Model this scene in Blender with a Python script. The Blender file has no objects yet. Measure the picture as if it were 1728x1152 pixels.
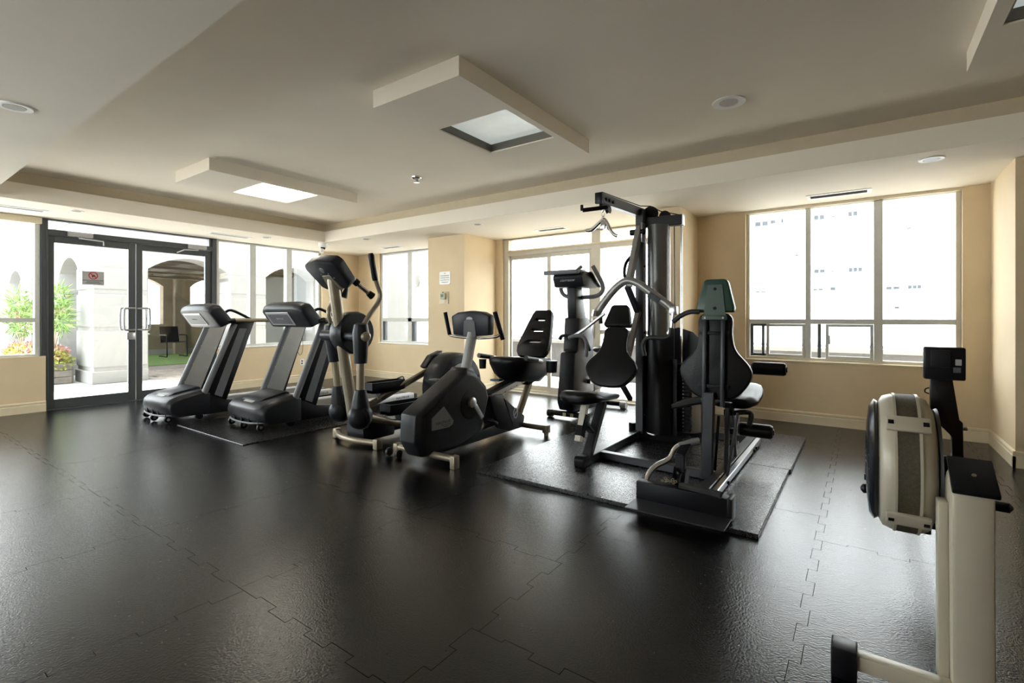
import bpy, bmesh, math, random
from mathutils import Vector, Matrix
from mathutils.geometry import tessellate_polygon
random.seed(7)
S = bpy.context.scene
COL = S.collection
pi = math.pi

# ------------------------------------------------------------------ camera
F, HOR, YAW, CAMH = 827.5, 535.4, math.radians(35.5), 1.2
cd = bpy.data.cameras.new('camera'); cam = bpy.data.objects.new('camera', cd); COL.objects.link(cam)
cd.sensor_width = 36; cd.lens = F / 1728 * 36; cd.shift_y = -(576 - HOR) / 1728; cd.clip_start = .02; cd.clip_end = 500
cam.location = (0, 0, CAMH); cam.rotation_euler = (pi / 2, 0, YAW); S.camera = cam
# ------------------------------------------------------------------ sky, sun, exposure
SKY, SUN, EXPO = 4.2, 14.0, 1.55
w = bpy.data.worlds.new('sky'); S.world = w; w.use_nodes = True
bg = w.node_tree.nodes['Background']; bg.inputs[0].default_value = (.93, .97, 1, 1); bg.inputs[1].default_value = SKY
sl = bpy.data.lights.new('sun', 'SUN'); sl.energy = SUN; sl.angle = math.radians(1.0); sl.color = (1, .96, .9)
so = bpy.data.objects.new('sun', sl); COL.objects.link(so)
so.rotation_euler = Vector((.03, -.12, -.992)).to_track_quat('-Z', 'Y').to_euler(); so.location = (2, 2, 14)
S.view_settings.view_transform = 'Standard'; S.view_settings.look = 'None'
S.view_settings.gamma = 1; S.view_settings.use_curve_mapping = False; S.view_settings.exposure = EXPO
S.cycles.use_denoising = True
S.cycles.max_bounces = 12; S.cycles.diffuse_bounces = 6; S.cycles.transparent_max_bounces = 16
S.cycles.sample_clamp_indirect = 8

# pixel of the photograph (1728x1152) -> point on a plane of the room
cs, sn = math.cos(YAW), math.sin(YAW)
def ray(x, y):
    u = (x - 864) / F
    return Vector((-sn + u * cs, cs + u * sn, (HOR - y) / F))
def gz(x, y, z=0.0):
    r = ray(x, y); t = (z - CAMH) / r.z; return Vector((r.x * t, r.y * t, z))
def onX(x, y, X):
    r = ray(x, y); t = X / r.x; return Vector((X, r.y * t, CAMH + r.z * t))
def onY(x, y, Y):
    r = ray(x, y); t = Y / r.y; return Vector((r.x * t, Y, CAMH + r.z * t))

# ------------------------------------------------------------------ materials
MATS = {}
def mat(name, col, rough=.5, metal=0, var=.06, scale=8, bump=0, bscale=60, spec=.5, emit=None, estr=0, coat=0):
    if name in MATS: return MATS[name]
    m = bpy.data.materials.new(name); m.use_nodes = True; nt = m.node_tree; b = nt.nodes['Principled BSDF']
    b.inputs['Roughness'].default_value = rough; b.inputs['Metallic'].default_value = metal
    b.inputs['Specular IOR Level'].default_value = spec
    b.inputs['Coat Weight'].default_value = coat
    tc = nt.nodes.new('ShaderNodeTexCoord'); n = nt.nodes.new('ShaderNodeTexNoise'); n.inputs['Scale'].default_value = scale
    n.inputs['Detail'].default_value = 3
    nt.links.new(tc.outputs['Object'], n.inputs['Vector'])
    r = nt.nodes.new('ShaderNodeValToRGB')
    r.color_ramp.elements[0].position = .3; r.color_ramp.elements[1].position = .7
    r.color_ramp.elements[0].color = (*[c * (1 - var) for c in col], 1); r.color_ramp.elements[1].color = (*[min(1, c * (1 + var)) for c in col], 1)
    nt.links.new(n.outputs['Fac'], r.inputs[0]); nt.links.new(r.outputs[0], b.inputs['Base Color'])
    if bump:
        n2 = nt.nodes.new('ShaderNodeTexNoise'); n2.inputs['Scale'].default_value = bscale; n2.inputs['Detail'].default_value = 2
        nt.links.new(tc.outputs['Object'], n2.inputs['Vector'])
        bp = nt.nodes.new('ShaderNodeBump'); bp.inputs['Strength'].default_value = bump; bp.inputs['Distance'].default_value = .01
        nt.links.new(n2.outputs['Fac'], bp.inputs['Height']); nt.links.new(bp.outputs[0], b.inputs['Normal'])
    if emit:
        b.inputs['Emission Color'].default_value = (*emit, 1); b.inputs['Emission Strength'].default_value = estr
    MATS[name] = m; return m
def glassmat(name, tint, refl=1.0):
    m = bpy.data.materials.new(name); m.use_nodes = True; nt = m.node_tree
    for n in list(nt.nodes): nt.nodes.remove(n)
    o = nt.nodes.new('ShaderNodeOutputMaterial'); t = nt.nodes.new('ShaderNodeBsdfTransparent'); t.inputs[0].default_value = (*tint, 1)
    g = nt.nodes.new('ShaderNodeBsdfGlossy'); g.inputs['Roughness'].default_value = .02
    lw = nt.nodes.new('ShaderNodeLayerWeight'); pw = nt.nodes.new('ShaderNodeMath'); pw.operation = 'POWER'; pw.inputs[1].default_value = 5
    nt.links.new(lw.outputs['Facing'], pw.inputs[0])
    k = nt.nodes.new('ShaderNodeMath'); k.operation = 'MULTIPLY_ADD'; k.inputs[1].default_value = .9 * refl; k.inputs[2].default_value = .035 * refl
    mx = nt.nodes.new('ShaderNodeMixShader')
    nt.links.new(pw.outputs[0], k.inputs[0]); nt.links.new(k.outputs[0], mx.inputs[0]); nt.links.new(t.outputs[0], mx.inputs[1]); nt.links.new(g.outputs[0], mx.inputs[2])
    nt.links.new(mx.outputs[0], o.inputs[0]); MATS[name] = m; return m

WALL = mat('tan_wall_paint', (.70, .56, .365), .75, var=.03, scale=3, bump=.05, bscale=90)
TRIM = mat('cream_trim_paint', (.72, .62, .44), .5, var=.03)
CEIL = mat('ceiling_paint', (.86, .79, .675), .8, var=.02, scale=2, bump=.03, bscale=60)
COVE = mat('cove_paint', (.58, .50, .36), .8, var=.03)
RUB = mat('black_rubber_tile', (.0045, .0045, .0056), .20, var=.5, scale=150, bump=.13, bscale=120, spec=.38)
def grainy(m, lo, hi, scale):
    # fine rubber granules: glossier and duller specks
    nt = m.node_tree; b = nt.nodes['Principled BSDF']
    tc = nt.nodes.new('ShaderNodeTexCoord'); n = nt.nodes.new('ShaderNodeTexVoronoi'); n.inputs['Scale'].default_value = scale
    r = nt.nodes.new('ShaderNodeMapRange'); r.inputs['To Min'].default_value = lo; r.inputs['To Max'].default_value = hi
    nt.links.new(tc.outputs['Object'], n.inputs['Vector']); nt.links.new(n.outputs['Color'], r.inputs['Value']); nt.links.new(r.outputs[0], b.inputs['Roughness'])
grainy(RUB, .14, .28, 210)
SUBF = mat('dark_underlay', (.006, .006, .007), .9)
MATM = mat('ribbed_rubber_mat', (.008, .008, .0085), .27, var=.3, scale=90, bump=.12, bscale=140, spec=.5)
grainy(MATM, .20, .36, 170)
DARKAL = mat('dark_bronze_aluminium', (.062, .068, .074), .42, .2, var=.05)
GREYAL = mat('grey_aluminium', (.58, .59, .56), .5, .0, var=.04)
BEIGEAL = mat('beige_aluminium', (.60, .56, .47), .5, .0, var=.04)
WHITEP = mat('white_plastic', (.90, .90, .88), .4, var=.03)
CHROME = mat('polished_chrome', (.8, .8, .82), .14, 1, var=.03)
STEELG = mat('satin_steel', (.52, .53, .55), .3, .9, var=.05)
BLACKP = mat('black_plastic', (.007, .007, .009), .36, var=.15, spec=.25)
CHARC = mat('charcoal_plastic', (.013, .014, .018), .38, var=.1, bump=.04, bscale=200, spec=.24)
GREYP = mat('grey_plastic', (.10, .104, .112), .45, var=.08)
SILVP = mat('silver_grey_plastic', (.40, .40, .40), .4, .2, var=.05)
CHAMP = mat('champagne_metal', (.27, .23, .165), .34, .45, var=.05)
GREYMET = mat('grey_painted_steel', (.30, .295, .28), .36, .4, var=.06)
DGREY = mat('dark_grey_steel', (.030, .031, .037), .34, .0, var=.08, spec=.4)
BLKST = mat('black_painted_steel', (.007, .007, .009), .4, .0, var=.1, spec=.15)
VINYL = mat('black_vinyl', (.006, .006, .007), .34, var=.12, spec=.2, bump=.12, bscale=120)
GREENP = mat('dark_green_back_panel', (.012, .050, .032), .4, var=.12)
FOAM = mat('black_foam', (.012, .012, .013), .6, var=.15)
GREYFOAM = mat('grey_foam_grip', (.13, .13, .135), .6, var=.1)
BLUEP = mat('blue_plastic', (.02, .10, .17), .4)
CREAMP = mat('cream_enamel', (.50, .455, .355), .34, .05, var=.03)
MESHB = mat('brown_mesh_screen', (.075, .060, .036), .55, var=.25, scale=140, bump=.4, bscale=260)
INK = mat('black_ink', (.01, .01, .012), .6)
REDINK = mat('red_ink', (.45, .015, .02), .6)
PALEINK = mat('pale_ink', (.35, .38, .40), .6)
STUCCO = mat('white_stucco', (.27, .268, .258), .9, var=.03, scale=4, bump=.15, bscale=60)
STUCG = mat('grey_stucco', (.32, .31, .29), .9, var=.06, scale=3)
WOODC = mat('brown_portico_boards', (.12, .095, .065), .8, var=.25, scale=3)
PAVE = mat('pale_paving', (.40, .39, .37), .9, var=.08, scale=5, bump=.1, bscale=40)
PAVER = mat('grey_brown_paver', (.33, .28, .24), .9, var=.2, scale=6)
GRAVEL = mat('grey_gravel', (.27, .265, .255), .95, var=.5, scale=45, bump=.8, bscale=60)
TURF = mat('green_artificial_turf', (.15, .26, .05), .95, var=.3, scale=120, bump=.6, bscale=200)
PLANTW = mat('weathered_planter_boards', (.20, .18, .16), .85, var=.25, scale=10)
LEAF = mat('oleander_leaf', (.20, .33, .09), .6, var=.3, scale=14)
LEAF2 = mat('bedding_leaf', (.30, .33, .07), .6, var=.4, scale=18)
BLOOM = mat('pink_bloom', (.70, .28, .30), .6, var=.3, scale=20)
BARK = mat('pale_bark', (.30, .23, .15), .8, var=.2)
CONC = mat('parapet_concrete', (.11, .11, .115), .9, var=.1, scale=3)
FACADE = mat('white_tower_facade', (.85, .85, .84), .9, var=.02)
FGLASS = mat('tower_window_glass', (.02, .025, .03), .6, var=.4, scale=3)
GLASS = glassmat('clear_glass', (.97, .985, .98))
WARMG = glassmat('warm_transom_glass', (.98, .93, .82))
DIFF_ON = mat('lit_diffuser', (.8, .78, .72), .5, emit=(1, .93, .78), estr=5.0)
DIFF_DIM = mat('dim_diffuser', (.62, .64, .61), .4, emit=(.93, 1, .95), estr=.13)  # faint glow put into the panel itself to keep it pale
LAMPIN = mat('lamp_reflector', (.30, .27, .22), .4)
SCREEN = mat('dark_screen', (.02, .022, .025), .2)

# ------------------------------------------------------------------ geometry helpers
def spline(pts, n=6):
    P = [Vector(p) for p in pts]; out = []
    for i in range(len(P) - 1):
        p0 = P[max(i - 1, 0)]; p1 = P[i]; p2 = P[i + 1]; p3 = P[min(i + 2, len(P) - 1)]
        for k in range(n):
            t = k / n
            out.append(.5 * ((2 * p1) + (p2 - p0) * t + (2 * p0 - 5 * p1 + 4 * p2 - p3) * t * t + (3 * p1 - p0 - 3 * p2 + p3) * t ** 3))
    out.append(P[-1]); return out
class MB:
    def __init__(s): s.v = []; s.f = []
    def add(s, v, f):
        o = len(s.v); s.v += [tuple(p) for p in v]; s.f += [tuple(i + o for i in q) for q in f]; return s
    def box(s, x0, x1, y0, y1, z0, z1):
        return s.add([(x0, y0, z0), (x1, y0, z0), (x1, y1, z0), (x0, y1, z0), (x0, y0, z1), (x1, y0, z1), (x1, y1, z1), (x0, y1, z1)],
                     [(0, 3, 2, 1), (4, 5, 6, 7), (0, 1, 5, 4), (1, 2, 6, 5), (2, 3, 7, 6), (3, 0, 4, 7)])
    def prism(s, poly, axis, a0, a1):
        n = len(poly)
        def P(p, a): return (a, p[0], p[1]) if axis == 'x' else ((p[0], a, p[1]) if axis == 'y' else (p[0], p[1], a))
        v = [P(p, a0) for p in poly] + [P(p, a1) for p in poly]
        return s.add(v, [tuple(range(n))[::-1], tuple(range(n, 2 * n))] + [(i, (i + 1) % n, n + (i + 1) % n, n + i) for i in range(n)])
    def tube(s, pts, r, seg=10, sq=False):
        P = [Vector(p) for p in pts]; n = len(P); R = r if isinstance(r, (list, tuple)) else [r] * n
        up = None; v = []; f = []
        for i in range(n):
            d = (P[min(i + 1, n - 1)] - P[max(i - 1, 0)]).normalized()
            if up is None:
                a = Vector((1, 0, 0)) if abs(d.x) < .8 else Vector((0, 0, 1))
                up = (a - d * a.dot(d)).normalized()
            else: up = (up - d * up.dot(d)).normalized()
            sd = d.cross(up)
            for k in range(seg):
                a = 2 * pi * (k + (.5 if sq else 0)) / seg
                v.append(P[i] + (up * math.cos(a) + sd * math.sin(a)) * R[i])
        for i in range(n - 1):
            for k in range(seg):
                k2 = (k + 1) % seg; f.append((i * seg + k, i * seg + k2, (i + 1) * seg + k2, (i + 1) * seg + k))
        f.append(tuple(range(seg))[::-1]); f.append(tuple((n - 1) * seg + k for k in range(seg)))
        return s.add(v, f)
    def beam(s, p0, p1, wx, h, side=None):
        # rectangular bar from p0 to p1; wx = width across, h = depth
        p0 = Vector(p0); p1 = Vector(p1); d = (p1 - p0).normalized()
        a = Vector(side) if side else (Vector((1, 0, 0)) if abs(d.x) < .8 else Vector((0, 1, 0)))
        a = (a - d * a.dot(d)).normalized(); b = d.cross(a)
        v = []
        for p in (p0, p1):
            for sx, sy in ((-1, -1), (1, -1), (1, 1), (-1, 1)): v.append(p + a * sx * wx / 2 + b * sy * h / 2)
        return s.add(v, [(0, 3, 2, 1), (4, 5, 6, 7), (0, 1, 5, 4), (1, 2, 6, 5), (2, 3, 7, 6), (3, 0, 4, 7)])
    def lathe(s, prof, origin, axis=(0, 0, 1), seg=24):
        # prof: (radius, height along axis)
        ax = Vector(axis).normalized(); a = Vector((1, 0, 0)) if abs(ax.x) < .8 else Vector((0, 0, 1))
        u = (a - ax * a.dot(ax)).normalized(); w_ = ax.cross(u); o = Vector(origin); v = []; f = []; n = len(prof)
        for r, h in prof:
            for k in range(seg):
                t = 2 * pi * k / seg; v.append(o + ax * h + (u * math.cos(t) + w_ * math.sin(t)) * max(r, 1e-4))
        for i in range(n - 1):
            for k in range(seg):
                k2 = (k + 1) % seg; f.append((i * seg + k, i * seg + k2, (i + 1) * seg + k2, (i + 1) * seg + k))
        f.append(tuple(range(seg))[::-1]); f.append(tuple((n - 1) * seg + k for k in range(seg)))
        return s.add(v, f)
    def ball(s, c, r, seg=20, rings=12):
        rx, ry, rz = r if isinstance(r, (tuple, list)) else (r, r, r); v = []; f = []
        for i in range(1, rings):
            t = pi * i / rings
            for k in range(seg):
                a = 2 * pi * k / seg; v.append((c[0] + rx * math.sin(t) * math.cos(a), c[1] + ry * math.sin(t) * math.sin(a), c[2] + rz * math.cos(t)))
        v.append((c[0], c[1], c[2] + rz)); v.append((c[0], c[1], c[2] - rz)); T, B = len(v) - 2, len(v) - 1
        for i in range(rings - 2):
            for k in range(seg):
                k2 = (k + 1) % seg; f.append((i * seg + k, (i + 1) * seg + k, (i + 1) * seg + k2, i * seg + k2))
        for k in range(seg):
            k2 = (k + 1) % seg; f.append((T, k, k2)); f.append((B, (rings - 2) * seg + k2, (rings - 2) * seg + k))
        return s.add(v, f)
    def xf(s, M, start=0):
        s.v = s.v[:start] + [tuple(M @ Vector(p)) for p in s.v[start:]]; return s
    def shift(s, d): return s.xf(Matrix.Translation(d))
    def build(s, name, m, parent=None, bevel=0, bseg=2, smooth=True, ang=.6, sub=0):
        bm = bmesh.new(); vs = [bm.verts.new(p) for p in s.v]
        for q in s.f:
            try: bm.faces.new([vs[i] for i in q])
            except ValueError: pass
        bmesh.ops.recalc_face_normals(bm, faces=bm.faces)
        if bevel:
            E_ = [e for e in bm.edges if len(e.link_faces) == 2 and e.calc_face_angle(0) > .5]
            bmesh.ops.bevel(bm, geom=E_, offset=bevel, offset_type='OFFSET', segments=bseg, profile=.5, affect='EDGES', clamp_overlap=True)
        if smooth:
            for q in bm.faces: q.smooth = True
            for e in bm.edges:
                if len(e.link_faces) == 2 and e.calc_face_angle(0) > ang: e.smooth = False
        me = bpy.data.meshes.new(name); bm.to_mesh(me); bm.free(); me.materials.append(m)
        o = bpy.data.objects.new(name, me); COL.objects.link(o)
        if parent: o.parent = parent
        return o
def plate(outer, holes, axis, a0, a1):
    """flat slab with holes: outline and holes in 2-D, thickness along axis"""
    loops = [outer] + holes; flat = [p for L in loops for p in L]; n = len(flat)
    tris = tessellate_polygon([[Vector((p[0], p[1], 0)) for p in L] for L in loops])
    def P(p, a): return (a, p[0], p[1]) if axis == 'x' else ((p[0], a, p[1]) if axis == 'y' else (p[0], p[1], a))
    m = MB(); f = [tuple(t) for t in tris] + [tuple(i + n for i in t) for t in tris]; o = 0
    for L in loops:
        k = len(L); f += [(o + i, o + (i + 1) % k, n + o + (i + 1) % k, n + o + i) for i in range(k)]; o += k
    return m.add([P(p, a0) for p in flat] + [P(p, a1) for p in flat], f)
def rrect(x0, x1, y0, y1, r, n=4):
    out = []
    for cx, cy, a in ((x1 - r, y1 - r, 0), (x0 + r, y1 - r, pi / 2), (x0 + r, y0 + r, pi), (x1 - r, y0 + r, 1.5 * pi)):
        for k in range(n + 1): t = a + pi / 2 * k / n; out.append((cx + r * math.cos(t), cy + r * math.sin(t)))
    return out
def circ(cx, cy, r, n=24): return [(cx + r * math.cos(2 * pi * k / n), cy + r * math.sin(2 * pi * k / n)) for k in range(n)]
def empty(name, loc, parent=None):
    o = bpy.data.objects.new(name, None); COL.objects.link(o); o.location = loc; o.empty_display_size = .1
    if parent: o.parent = parent
    return o
def tag(o, label=None, cat=None, group=None, kind=None):
    if label: o['label'] = label
    if cat: o['category'] = cat
    if group: o['group'] = group
    if kind: o['kind'] = kind
    return o
def thing(name, loc, label, cat, group=None): return tag(empty(name, loc), label, cat, group)
def text(name, body, size, m, parent, M, width=None, ext=.0008):
    """flat printed lettering; M maps text x,y to the place"""
    c = bpy.data.curves.new(name + '_curve', 'FONT'); c.body = body; c.size = size; c.align_x = 'CENTER'; c.align_y = 'CENTER'; c.extrude = ext; c.resolution_u = 2
    t = bpy.data.objects.new(name + '_tmp', c); COL.objects.link(t)
    dg = bpy.context.evaluated_depsgraph_get(); me = bpy.data.meshes.new_from_object(t.evaluated_get(dg))
    bpy.data.objects.remove(t); bpy.data.curves.remove(c)
    if width:
        xs = [v.co.x for v in me.vertices]; k = width / (max(xs) - min(xs)); me.transform(Matrix.Diagonal((k, 1, 1, 1)))
    me.transform(M); me.materials.clear(); me.materials.append(m); me.name = name
    o = bpy.data.objects.new(name, me); COL.objects.link(o)
    if parent: o.parent = parent
    return o
def frameM(origin, xdir, ydir):
    x = Vector(xdir).normalized(); y = Vector(ydir).normalized(); z = x.cross(y)
    return Matrix(((x.x, y.x, z.x, origin[0]), (x.y, y.y, z.y, origin[1]), (x.z, y.z, z.z, origin[2]), (0, 0, 0, 1)))
def copy_tree(o, parent=None):
    c = o.copy(); COL.objects.link(c); c.parent = parent
    for ch in list(o.children): copy_tree(ch, c)
    return c

# ================================================================== ROOM
XA, YB, ZS, ZL, ZC = -8.52, 6.45, 2.475, 2.655, 2.79
XE, YN = 3.6, -3.2          # room ends behind and beside the camera
XR, YR = 1.0, 5.53          # wall block beside the right window
TX0, TY0, TY1, SB = -7.42, .98, 4.93, .08

# ---- floor: underlay with interlocking rubber tiles
fl = MB().box(XA, XE, YN, YB, -.12, -.012).build('floor', SUBF); tag(fl, kind='structure')
PIT = 1.02; X00 = -.19; NT = 8; AMP = .018; GAP = .0011
def tile_poly(flip):
    """interlocking outline; the side tabs follow the floor as a whole so that staggered columns still mesh"""
    h = PIT / 2
    H_ = []; V_ = []
    for k in range(NT):
        a = 0 if k in (0, NT - 1) else (AMP if k % 2 else -AMP); H_ += [(-.5 + k / NT, a), (-.5 + (k + 1) / NT, a)]
        a = AMP if (k + flip) % 2 else -AMP; V_ += [(-.5 + k / NT, a), (-.5 + (k + 1) / NT, a)]
    def ends(L): return L
    Hb = [(t * PIT, -h + a) for t, a in H_]; Ht = [(t * PIT, h + a) for t, a in reversed(H_)]
    Hb[0] = (-h + V_[0][1], -h); Hb[-1] = (h + V_[0][1], -h); Ht[0] = (h + V_[-1][1], h); Ht[-1] = (-h + V_[-1][1], h)
    pts = Hb + [(h + a, t * PIT) for t, a in V_] + Ht + [(-h + a, t * PIT) for t, a in reversed(V_)]
    out = []
    for p in pts:
        if not out or (abs(out[-1][0] - p[0]) + abs(out[-1][1] - p[1])) > 1e-5: out.append(p)
    if abs(out[0][0] - out[-1][0]) + abs(out[0][1] - out[-1][1]) < 1e-5: out.pop()
    n = len(out); res = []
    for i in range(n):
        a = Vector(out[i - 1]); b = Vector(out[i]); c = Vector(out[(i + 1) % n])
        d1 = (b - a).normalized(); d2 = (c - b).normalized()
        nn = Vector((-d1.y, d1.x)) + Vector((-d2.y, d2.x))
        if abs(d1.dot(d2)) > .9: nn = Vector((-d1.y, d1.x))
        res.append((b.x + nn.x * GAP, b.y + nn.y * GAP))
    return res
TPS = (tile_poly(0), tile_poly(1)); tile_me = [None, None]
def clip_poly(poly, x0, x1, y0, y1):
    def cl(P, f, inter):
        out = []
        for i in range(len(P)):
            a, b = P[i - 1], P[i]
            if f(b):
                if not f(a): out.append(inter(a, b))
                out.append(b)
            elif f(a): out.append(inter(a, b))
        return out
    def ix(v): return lambda a, b: (v, a[1] + (b[1] - a[1]) * (v - a[0]) / (b[0] - a[0]))
    def iy(v): return lambda a, b: (a[0] + (b[0] - a[0]) * (v - a[1]) / (b[1] - a[1]), v)
    P = cl(poly, lambda p: p[0] >= x0, ix(x0))
    if P: P = cl(P, lambda p: p[0] <= x1, ix(x1))
    if P: P = cl(P, lambda p: p[1] >= y0, iy(y0))
    if P: P = cl(P, lambda p: p[1] <= y1, iy(y1))
    return P
for i in range(-9, 5):
    cx = X00 + (i + .5) * PIT
    fp = 1 if i == -1 else 0; off = .4325 if fp else .05; TP = TPS[fp]
    for j in range(-5, 8):
        cy = off + (j + .5) * PIT
        P = [(p[0] + cx, p[1] + cy) for p in TP]
        xs = [p[0] for p in P]; ys = [p[1] for p in P]
        lim = (XA + .002, XE - .002, YN + .002, YB - .002)
        if max(xs) < lim[0] or min(xs) > lim[1] or max(ys) < lim[2] or min(ys) > lim[3]: continue
        whole = min(xs) > lim[0] and max(xs) < lim[1] and min(ys) > lim[2] and max(ys) < lim[3]
        if whole:
            if tile_me[fp] is None:
                o = MB().prism(TP, 'z', -.012, 0).build('rubber_tile', RUB, fl, smooth=False); tile_me[fp] = o.data
            else:
                o = bpy.data.objects.new('rubber_tile', tile_me[fp]); COL.objects.link(o); o.parent = fl
            o.location = (cx, cy, random.uniform(-.0004, .0004))
        else:
            Q = clip_poly(P, *lim)
            if len(Q) < 3: continue
            if max(p[0] for p in Q) - min(p[0] for p in Q) < .03 or max(p[1] for p in Q) - min(p[1] for p in Q) < .03: continue
            MB().prism(Q, 'z', -.012, 0).build('rubber_tile', RUB, fl, smooth=False)

# ---- wall A (doors, courtyard side): plane X = XA, thickness outward
T = .22
DA0, DA1 = 1.648, 3.705          # door opening
WA1 = 5.60                        # end of the three-light window
SILL = .705
wl = MB()
wl.box(XA - T, XA, -2.9, DA0, -.1, SILL).box(XA - T, XA, YN, -2.9, -.1, 3.0)
wl.box(XA - T, XA, DA1, WA1, -.1, SILL).box(XA - T, XA, WA1, YB, -.1, ZS + .02)
wall_left = tag(wl.build('wall_left', WALL, smooth=False), kind='structure')
# ---- wall B (terrace side): plane Y = YB
W3a, W3b = -7.88, -5.9
P0, P1 = -4.80, -2.02
W4a, W4b = -1.142, .80
C1 = (-5.70, -4.93, 5.66); C2 = (-2.02, -1.70, 5.70)
wb = MB()
wb.box(XA - T, W3a, YB, YB + T, -.1, ZS + .02).box(W3a, W3b, YB, YB + T, -.1, SILL).box(W3b, P0, YB, YB + T, -.1, ZS + .02)
wb.box(P1, W4a, YB, YB + T, -.1, ZS + .02).box(W4a, W4b, YB, YB + T, -.1, SILL).box(W4b, XR + .3, YB, YB + T, -.1, ZS + .02)
wall_back = tag(wb.build('wall_back', WALL, smooth=False), kind='structure')
for nm, c in (('wall_column_a', C1), ('wall_column_b', C2)):
    tag(MB().box(c[0], c[1], c[2], YB + .002, -.01, ZS + .01).build('wall_pier', WALL, wall_back, smooth=False))
tag(MB().box(XR, XE + .2, YR, YB + T, -.1, 2.9).build('wall_right', WALL, smooth=False), kind='structure')
tag(MB().box(XE, XE + .2, YN - .2, YR, -.1, 2.9).build('wall_side', WALL, smooth=False), kind='structure')
wf = MB().box(XA - T, -6.3, YN - .2, YN, -.1, 2.9).box(-3.1, XE, YN - .2, YN, -.1, 2.9).box(-6.3, -3.1, YN - .2, YN, -.1, .705)
tag(wf.build('wall_front', WALL, smooth=False), kind='structure')

# ---- ceiling tray and soffits
ce = tag(MB().box(XA - T, XE + .2, YN - .2, YB + T, ZC, ZC + .5).build('ceiling', CEIL, smooth=False), kind='structure')
def soffit(x0, x1, y0, y1, z0, z1, m=CEIL, nm='soffit'): return MB().box(x0, x1, y0, y1, z0, z1).build(nm, m, ce, smooth=False)
soffit(XA - T, TX0, TY0, TY1, ZS, ZL)                         # along wall A
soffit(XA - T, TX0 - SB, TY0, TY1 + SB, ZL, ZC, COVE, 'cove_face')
soffit(XA - T, XR + .3, TY1, YB + T, ZS, ZL); soffit(XR + .3, XE, TY1, YR, ZS, ZL)
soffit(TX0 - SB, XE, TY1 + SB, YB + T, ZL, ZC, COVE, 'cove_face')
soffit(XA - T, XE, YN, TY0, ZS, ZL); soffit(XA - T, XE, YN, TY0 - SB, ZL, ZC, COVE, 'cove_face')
soffit(3.0, XE, TY0, TY1, ZS, ZC)

# ---- baseboards
def base_run(nm, p0, p1, nrm, m=TRIM):
    """moulded skirting from p0 to p1 (xy), nrm = direction into the room"""
    prof = [(0, 0), (.018, 0), (.018, .092), (.012, .098), (.012, .104), (.016, .108), (.016, .124), (.006, .135), (0, .135)]
    p0 = Vector((*p0, 0)); p1 = Vector((*p1, 0)); n = Vector((*nrm, 0)); v = []
    for p in (p0, p1):
        for a, z in prof: v.append(p + n * a + Vector((0, 0, z)))
    k = len(prof)
    mb = MB().add(v, [tuple(range(k)), tuple(range(k, 2 * k))[::-1]] + [(i, k + i, k + (i + 1) % k, (i + 1) % k) for i in range(k)])
    return tag(mb.build(nm, m, smooth=False), kind='structure')
base_run('baseboard_left', (XA, YN), (XA, DA0), (1, 0)); base_run('baseboard_left', (XA, DA1), (XA, YB), (1, 0))
base_run('baseboard_back', (XA, YB), (C1[0], YB), (0, -1)); base_run('baseboard_back', (C1[1], YB), (P0, YB), (0, -1))
base_run('baseboard_back', (C1[0] - .018, C1[2]), (C1[1] + .018, C1[2]), (0, -1)); base_run('baseboard_back', (C1[0], C1[2]), (C1[0], YB), (-1, 0)); base_run('baseboard_back', (C1[1], C1[2]), (C1[1], YB), (1, 0))
base_run('baseboard_back', (C2[0], C2[2]), (C2[1] + .018, C2[2]), (0, -1)); base_run('baseboard_back', (C2[1], C2[2]), (C2[1], YB), (1, 0))
base_run('baseboard_back', (C2[1], YB), (XR, YB), (0, -1))
base_run('baseboard_right', (XR, YR - .018), (XR, YB), (-1, 0)); base_run('baseboard_right', (XR - .018, YR), (XE, YR), (0, -1))

# ---- windows and doors
def window(nm): return tag(empty(nm, (0, 0, 0)), kind='structure')
def bars(nm, boxes, m, parent, bevel=.003):
    mb = MB()
    for b in boxes: mb.box(*b)
    return mb.build(nm, m, parent, bevel=bevel, bseg=1)
XF0, XF1 = XA - .13, XA - .04        # frame depth range on wall A
def paneX(parent, y0, y1, z0, z1, m=GLASS): return MB().box(XA - .088, XA - .082, y0, y1, z0, z1).build('pane', m, parent, smooth=False)
# window_1: left of the doors; its unseen rear stretch is lengthened to admit more light
w1 = window('window_1')
bars('window_frame', [(XF0, XF1, 1.552, 1.602, SILL, ZS), (XF0, XF1, -2.9, -2.85, SILL, ZS), (XF0, XF1, -2.85, 1.552, SILL, SILL + .03), (XF0, XF1, -2.85, 1.552, ZS - .05, ZS)], GREYAL, w1)
bars('transom_bar', [(XF0, XF1, -2.85, 1.552, 1.14, 1.195)], GREYAL, w1)
for y in (.30, -1.25): bars('mullion', [(XF0, XF1, y, y + .05, SILL + .03, ZS - .05)], GREYAL, w1)
for a, b in ((-2.85, -1.25), (-1.20, .30), (.35, 1.552)):
    paneX(w1, a, b, SILL + .03, 1.14); paneX(w1, a, b, 1.195, ZS - .05)
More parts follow.
